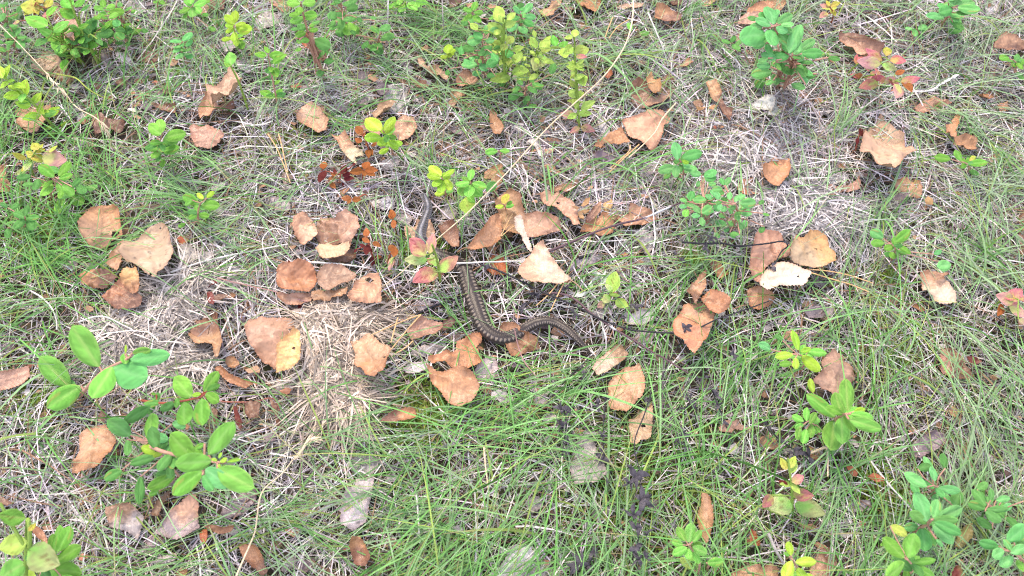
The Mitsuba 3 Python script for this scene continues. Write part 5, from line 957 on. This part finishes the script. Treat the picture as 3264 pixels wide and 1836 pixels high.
def grass():
    rng = np.random.default_rng(11)
    clear = lambda x, y: 1 - .93 * np.exp(-(((x - MOUND[0]) / .06) ** 2 + ((y - MOUND[1]) / .085) ** 2) ** 2) - .0 * x
    tuft = scatter(720, rng, lambda x, y: green_d(x, y) * clear(x, y))
    per = rng.integers(7, 30, len(tuft))
    ti = np.repeat(np.arange(len(tuft)), per)
    sp = rng.uniform(.004, .016, len(tuft))[ti]
    base = tuft[ti] + rng.normal(0, 1, (len(ti), 2)) * sp[:, None]
    az0 = direction(tuft[:, 0], tuft[:, 1]) + rng.normal(0, .45, len(tuft)) + math.pi * (rng.random(len(tuft)) < .5)
    az = az0[ti] + rng.normal(0, .42, len(ti)); az = np.where(rng.random(len(ti)) < .2, az + math.pi + rng.normal(0, .5, len(ti)), az)
    loose = scatter(5400, rng, lambda x, y: (.25 + .75 * green_d(x, y)) * clear(x, y))
    base = np.vstack([base, loose]); az = np.concatenate([az, direction(loose[:, 0], loose[:, 1]) + rng.normal(0, .75, len(loose)) + math.pi * (rng.random(len(loose)) < .5)])
    n = len(base)
    g = np.concatenate([green_d(tuft[:, 0], tuft[:, 1])[ti], green_d(loose[:, 0], loose[:, 1])])
    L = rng.gamma(5.5, .0122, n) * (.75 + .5 * g); L = np.clip(L, .018, .17)
    hgt = L * rng.uniform(.06, .26, n)
    wid = rng.uniform(.0006, .0016, n) * np.where(rng.random(n) < .06, 1.5, 1)
    bend = rng.normal(0, .22, n)
    vv = np.clip(np.concatenate([(vivid(tuft[:, 0], tuft[:, 1]) + rng.normal(0, .22, len(tuft)))[ti], vivid(loose[:, 0], loose[:, 1])]) + rng.normal(0, .15, n), 0, 1)[:, None]
    col = np.array((.33, .42, .28)) * (1 - vv) + np.array((.165, .38, .10)) * vv
    yel = rng.random(n)[:, None]
    col = np.where(yel < .09, np.array((.27, .37, .10)), col); col = np.where(yel > .95, np.array((.09, .22, .05)), col)
    col = col * rng.uniform(.7, 1.25, (n, 1))
    V, F, C, P = ribbons(base, az, L, hgt, wid, bend, col, rng.uniform(-.9, .9, n), 8, rng.uniform(.05, .7, n), rng.uniform(0, 1, n) ** 2.2 * .55, rng.uniform(.003, .014, n))
    keep = off_leaves(P, rng, .06, .48, .06)
    fk = np.concatenate([np.repeat(keep, 7)] * 2)
    put('grass', V, F[fk], C, 'm_grass')
    tag('grass', 'thin green grass blades lying and arching over the straw', 'grass', kind='stuff')
    return int(keep.sum())

def straw():
    rng = np.random.default_rng(12)
    n = 74000
    base = scatter(n, rng, lambda x, y: .10 + .90 * straw_d(x, y) ** 1.9)
    az = direction(base[:, 0], base[:, 1]) * .5 + rng.uniform(0, 2 * math.pi, n)
    L = np.clip(rng.gamma(4, .0098, n), .008, .12)
    hgt = L * rng.uniform(.0, .10, n)
    col = np.array((.54, .50, .495)) * (.18 + 1.28 * rng.random((n, 1)) ** 1.15) * (1 + rng.normal(0, .05, (n, 3)))
    t = rng.random(n)[:, None]
    col = np.where(t < .12, np.array((.22, .13, .08)) * rng.uniform(.6, 1.4, (n, 1)), col); col = np.where(t > .92, np.array((.62, .59, .57)), col)
    col = np.where((t > .12) & (t < .2), np.array((.26, .30, .15)) * rng.uniform(.7, 1.2, (n, 1)), col)
    lift = rng.uniform(.001, .012, n)
    V, F, C, P = ribbons(base, az, L, hgt, rng.uniform(.0006, .0015, n), rng.normal(0, .42, n), col, rng.uniform(-1, 1, n), 4, .2, 0.0, lift)
    keep = off_leaves(P, rng, .35, .5, .75) & (rng.random(n) < 1 - .8 * np.exp(-(((base[:, 0] - MOUND[0]) / .065) ** 2 + ((base[:, 1] - MOUND[1]) / .09) ** 2) ** 2))
    for c in (0, 2): keep &= ~(shapely.contains_xy(OLDU, P[:, c, 0], P[:, c, 1]) & (rng.random(len(P)) < .55))
    put('straw_litter', V, F[np.concatenate([np.repeat(keep, 3)] * 2)], C, 'm_straw')
    tag('straw_litter', 'pale grey-beige mat of dead grass straws', 'straw', kind='stuff')

def mound(key, label, tile, blobs, n, c0, c1, seed):
    rng = np.random.default_rng(seed)
    base = []
    for (x, y, rx, ry, k) in blobs:
        m = int(n * k); q = rng.normal(0, .5, (m, 2)); q = q[np.hypot(*q.T) < 1.05]
        g = ground_at(pix(tile, x, y)); gx_ = ground_at(pix(tile, x + rx, y)); gy_ = ground_at(pix(tile, x, y + ry))
        base.append(g[:2] + q[:, :1] * (gx_ - g)[None, :2] + q[:, 1:] * (gy_ - g)[None, :2])
    base = np.vstack(base); n = len(base)
    L = np.clip(rng.gamma(4, .0040 if seed == 5 else .0055, n), .004, .06)
    f = rng.random((n, 1))
    col = (np.array(c0) * (1 - f) + np.array(c1) * f) * (rng.uniform(.16, 1.12, (n, 1)) if seed == 5 else rng.uniform(.22, 1.15, (n, 1)))
    V, F, C, P = ribbons(base, rng.uniform(0, 6.28, n), L, L * rng.uniform(0, .16, n), rng.uniform(.0010, .0023 if seed == 5 else .0019, n), rng.normal(0, 1.15 if seed == 5 else .35, n), col, rng.uniform(-1.2, 1.2, n), 5, .2, 0.0, rng.uniform(.001, .017, n))
    keep = off_leaves(P, rng, .12, .3)
    put(key, V, F[np.concatenate([np.repeat(keep, 4)] * 2)], C, 'm_straw')
    tag(key, label, 'straw', kind='stuff')

print('blades', grass())
straw()
mound('straw_mound', 'bright beige mound of short matted straw beside the biggest peach-tan leaf', 'F', [(640, 950, 340, 190, .34), (600, 1150, 310, 270, .42), (640, 1400, 340, 170, .28), (650, 1590, 230, 190, .24)], 16000, (.82, .72, .60), (.60, .48, .37), 5)
mound('straw_tangle', 'whitish tangle of bleached straw below the left leaf pile', 'E', [(1250, 900, 330, 250, .5), (1480, 720, 260, 150, .25), (1000, 1150, 300, 200, .25), (1400, 1330, 300, 160, .25)], 9500, (.80, .73, .66), (.56, .49, .43), 6)
mound('straw_patch', 'pale grey patch of bleached straw above the pale leaf group at the right', 'H', [(150, 150, 330, 230, .6), (430, 250, 250, 150, .3), (-60, -120, 300, 150, .3)], 7500, (.74, .70, .68), (.50, .46, .44), 7)

def litter():
    """small crumbs of dead leaf between the straws"""
    rng = np.random.default_rng(21)
    n = 5200
    heaps = [(ground_at(pix(t, x, y)), s) for t, x, y, s in (('A', 850, 680, .05), ('A', 1200, 600, .05), ('A', 1150, 800, .035), ('B', 850, 650, .05), ('B', 700, 800, .04), ('B', 1250, 700, .05), ('B', 650, 1400, .04), ('B', 1350, 1150, .04), ('C', 250, 1100, .05), ('I', 1750, 200, .05), ('E', 1250, 1300, .03), ('K', 350, 200, .04), ('A', 1050, 60, .04), ('C', 300, 1350, .03))]
    c = scatter(n, rng, lambda x, y: .22 + sum(1.0 * np.exp(-((x - g[0]) ** 2 + (y - g[1]) ** 2) / (2 * (s * .7) ** 2)) for g, s in heaps))
    r = np.clip(rng.gamma(2.5, .0016, n), .0012, .011)
    m = 7
    a = np.linspace(0, 2 * math.pi, m, endpoint=False)[None] + rng.uniform(0, 6, (n, 1))
    rr = r[:, None] * rng.uniform(.45, 1.15, (n, m))
    X = c[:, :1] + rr * np.cos(a); Y = c[:, 1:] + rr * np.sin(a) * .75
    lift = rng.uniform(.002, .013, (n, 1))
    tilt = rng.normal(0, .25, (n, 2))
    Z = terrain(X, Y) + lift + tilt[:, :1] * (X - c[:, :1]) + tilt[:, 1:] * (Y - c[:, 1:]) + rng.normal(0, .0006, (n, m))
    cz = terrain(c[:, 0], c[:, 1]) + lift[:, 0]
    V = np.concatenate([np.stack([X, Y, Z], -1), np.stack([c[:, 0], c[:, 1], cz + .0005], -1)[:, None]], 1).reshape(-1, 3)
    j = np.arange(m); f = np.stack([j, (j + 1) % m, j * 0 + m], 1)
    F = (np.arange(n)[:, None, None] * (m + 1) + f[None]).reshape(-1, 3)
    pal = np.array([(.24, .12, .06), (.36, .20, .11), (.30, .27, .26), (.17, .12, .13), (.10, .055, .04), (.42, .38, .35), (.33, .10, .05)])
    C = pal[rng.choice(len(pal), n, p=[.22, .18, .2, .16, .12, .09, .03])] * rng.uniform(.7, 1.3, (n, 1))
    put('leaf_litter', V, F, np.repeat(C, m + 1, 0), 'm_dry')
    tag('leaf_litter', 'brown and grey crumbs of decayed leaf between the straws', 'litter', kind='stuff')
litter()

def moss():
    rng = np.random.default_rng(22)
    base = []
    for (t, x, y, r, n) in (('G', 1370, 530, 90, 1100), ('J', 1250, 250, 260, 1500), ('H', 870, 660, 90, 700), ('A', 1300, 500, 300, 700), ('E', 350, 300, 200, 1600), ('K', 1000, 800, 700, 1800), ('F', 1250, 480, 160, 700), ('L', 900, 850, 300, 900), ('B', 300, 1200, 300, 700), ('H', 900, 1150, 350, 900), ('I', 300, 100, 200, 600)):
        g = ground_at(pix(t, x, y)); s = r / 2.3676 * np.linalg.norm(g - CAM) / FOC
        base.append(g[:2] + rng.normal(0, .5, (n, 2)) * s)
    base = np.vstack(base); n = len(base)
    L = rng.uniform(.004, .012, n)
    col = np.array((.20, .26, .055)) * rng.uniform(.5, 1.5, (n, 1)); t = rng.random((n, 1)); col = np.where(t < .3, col * np.array((.75, 1, .7)), col)
    V, F, C, P = ribbons(base, rng.uniform(0, 6.28, n), L, L * rng.uniform(.3, .8, n), rng.uniform(.0008, .0018, n), rng.normal(0, .4, n), col, rng.uniform(-1, 1, n), 4, .6, 0.0, rng.uniform(.001, .006, n))
    put('moss', V, F, C, 'm_grass')
    tag('moss', 'short yellow-green moss tufts between straw and grass', 'moss', kind='stuff')
moss()
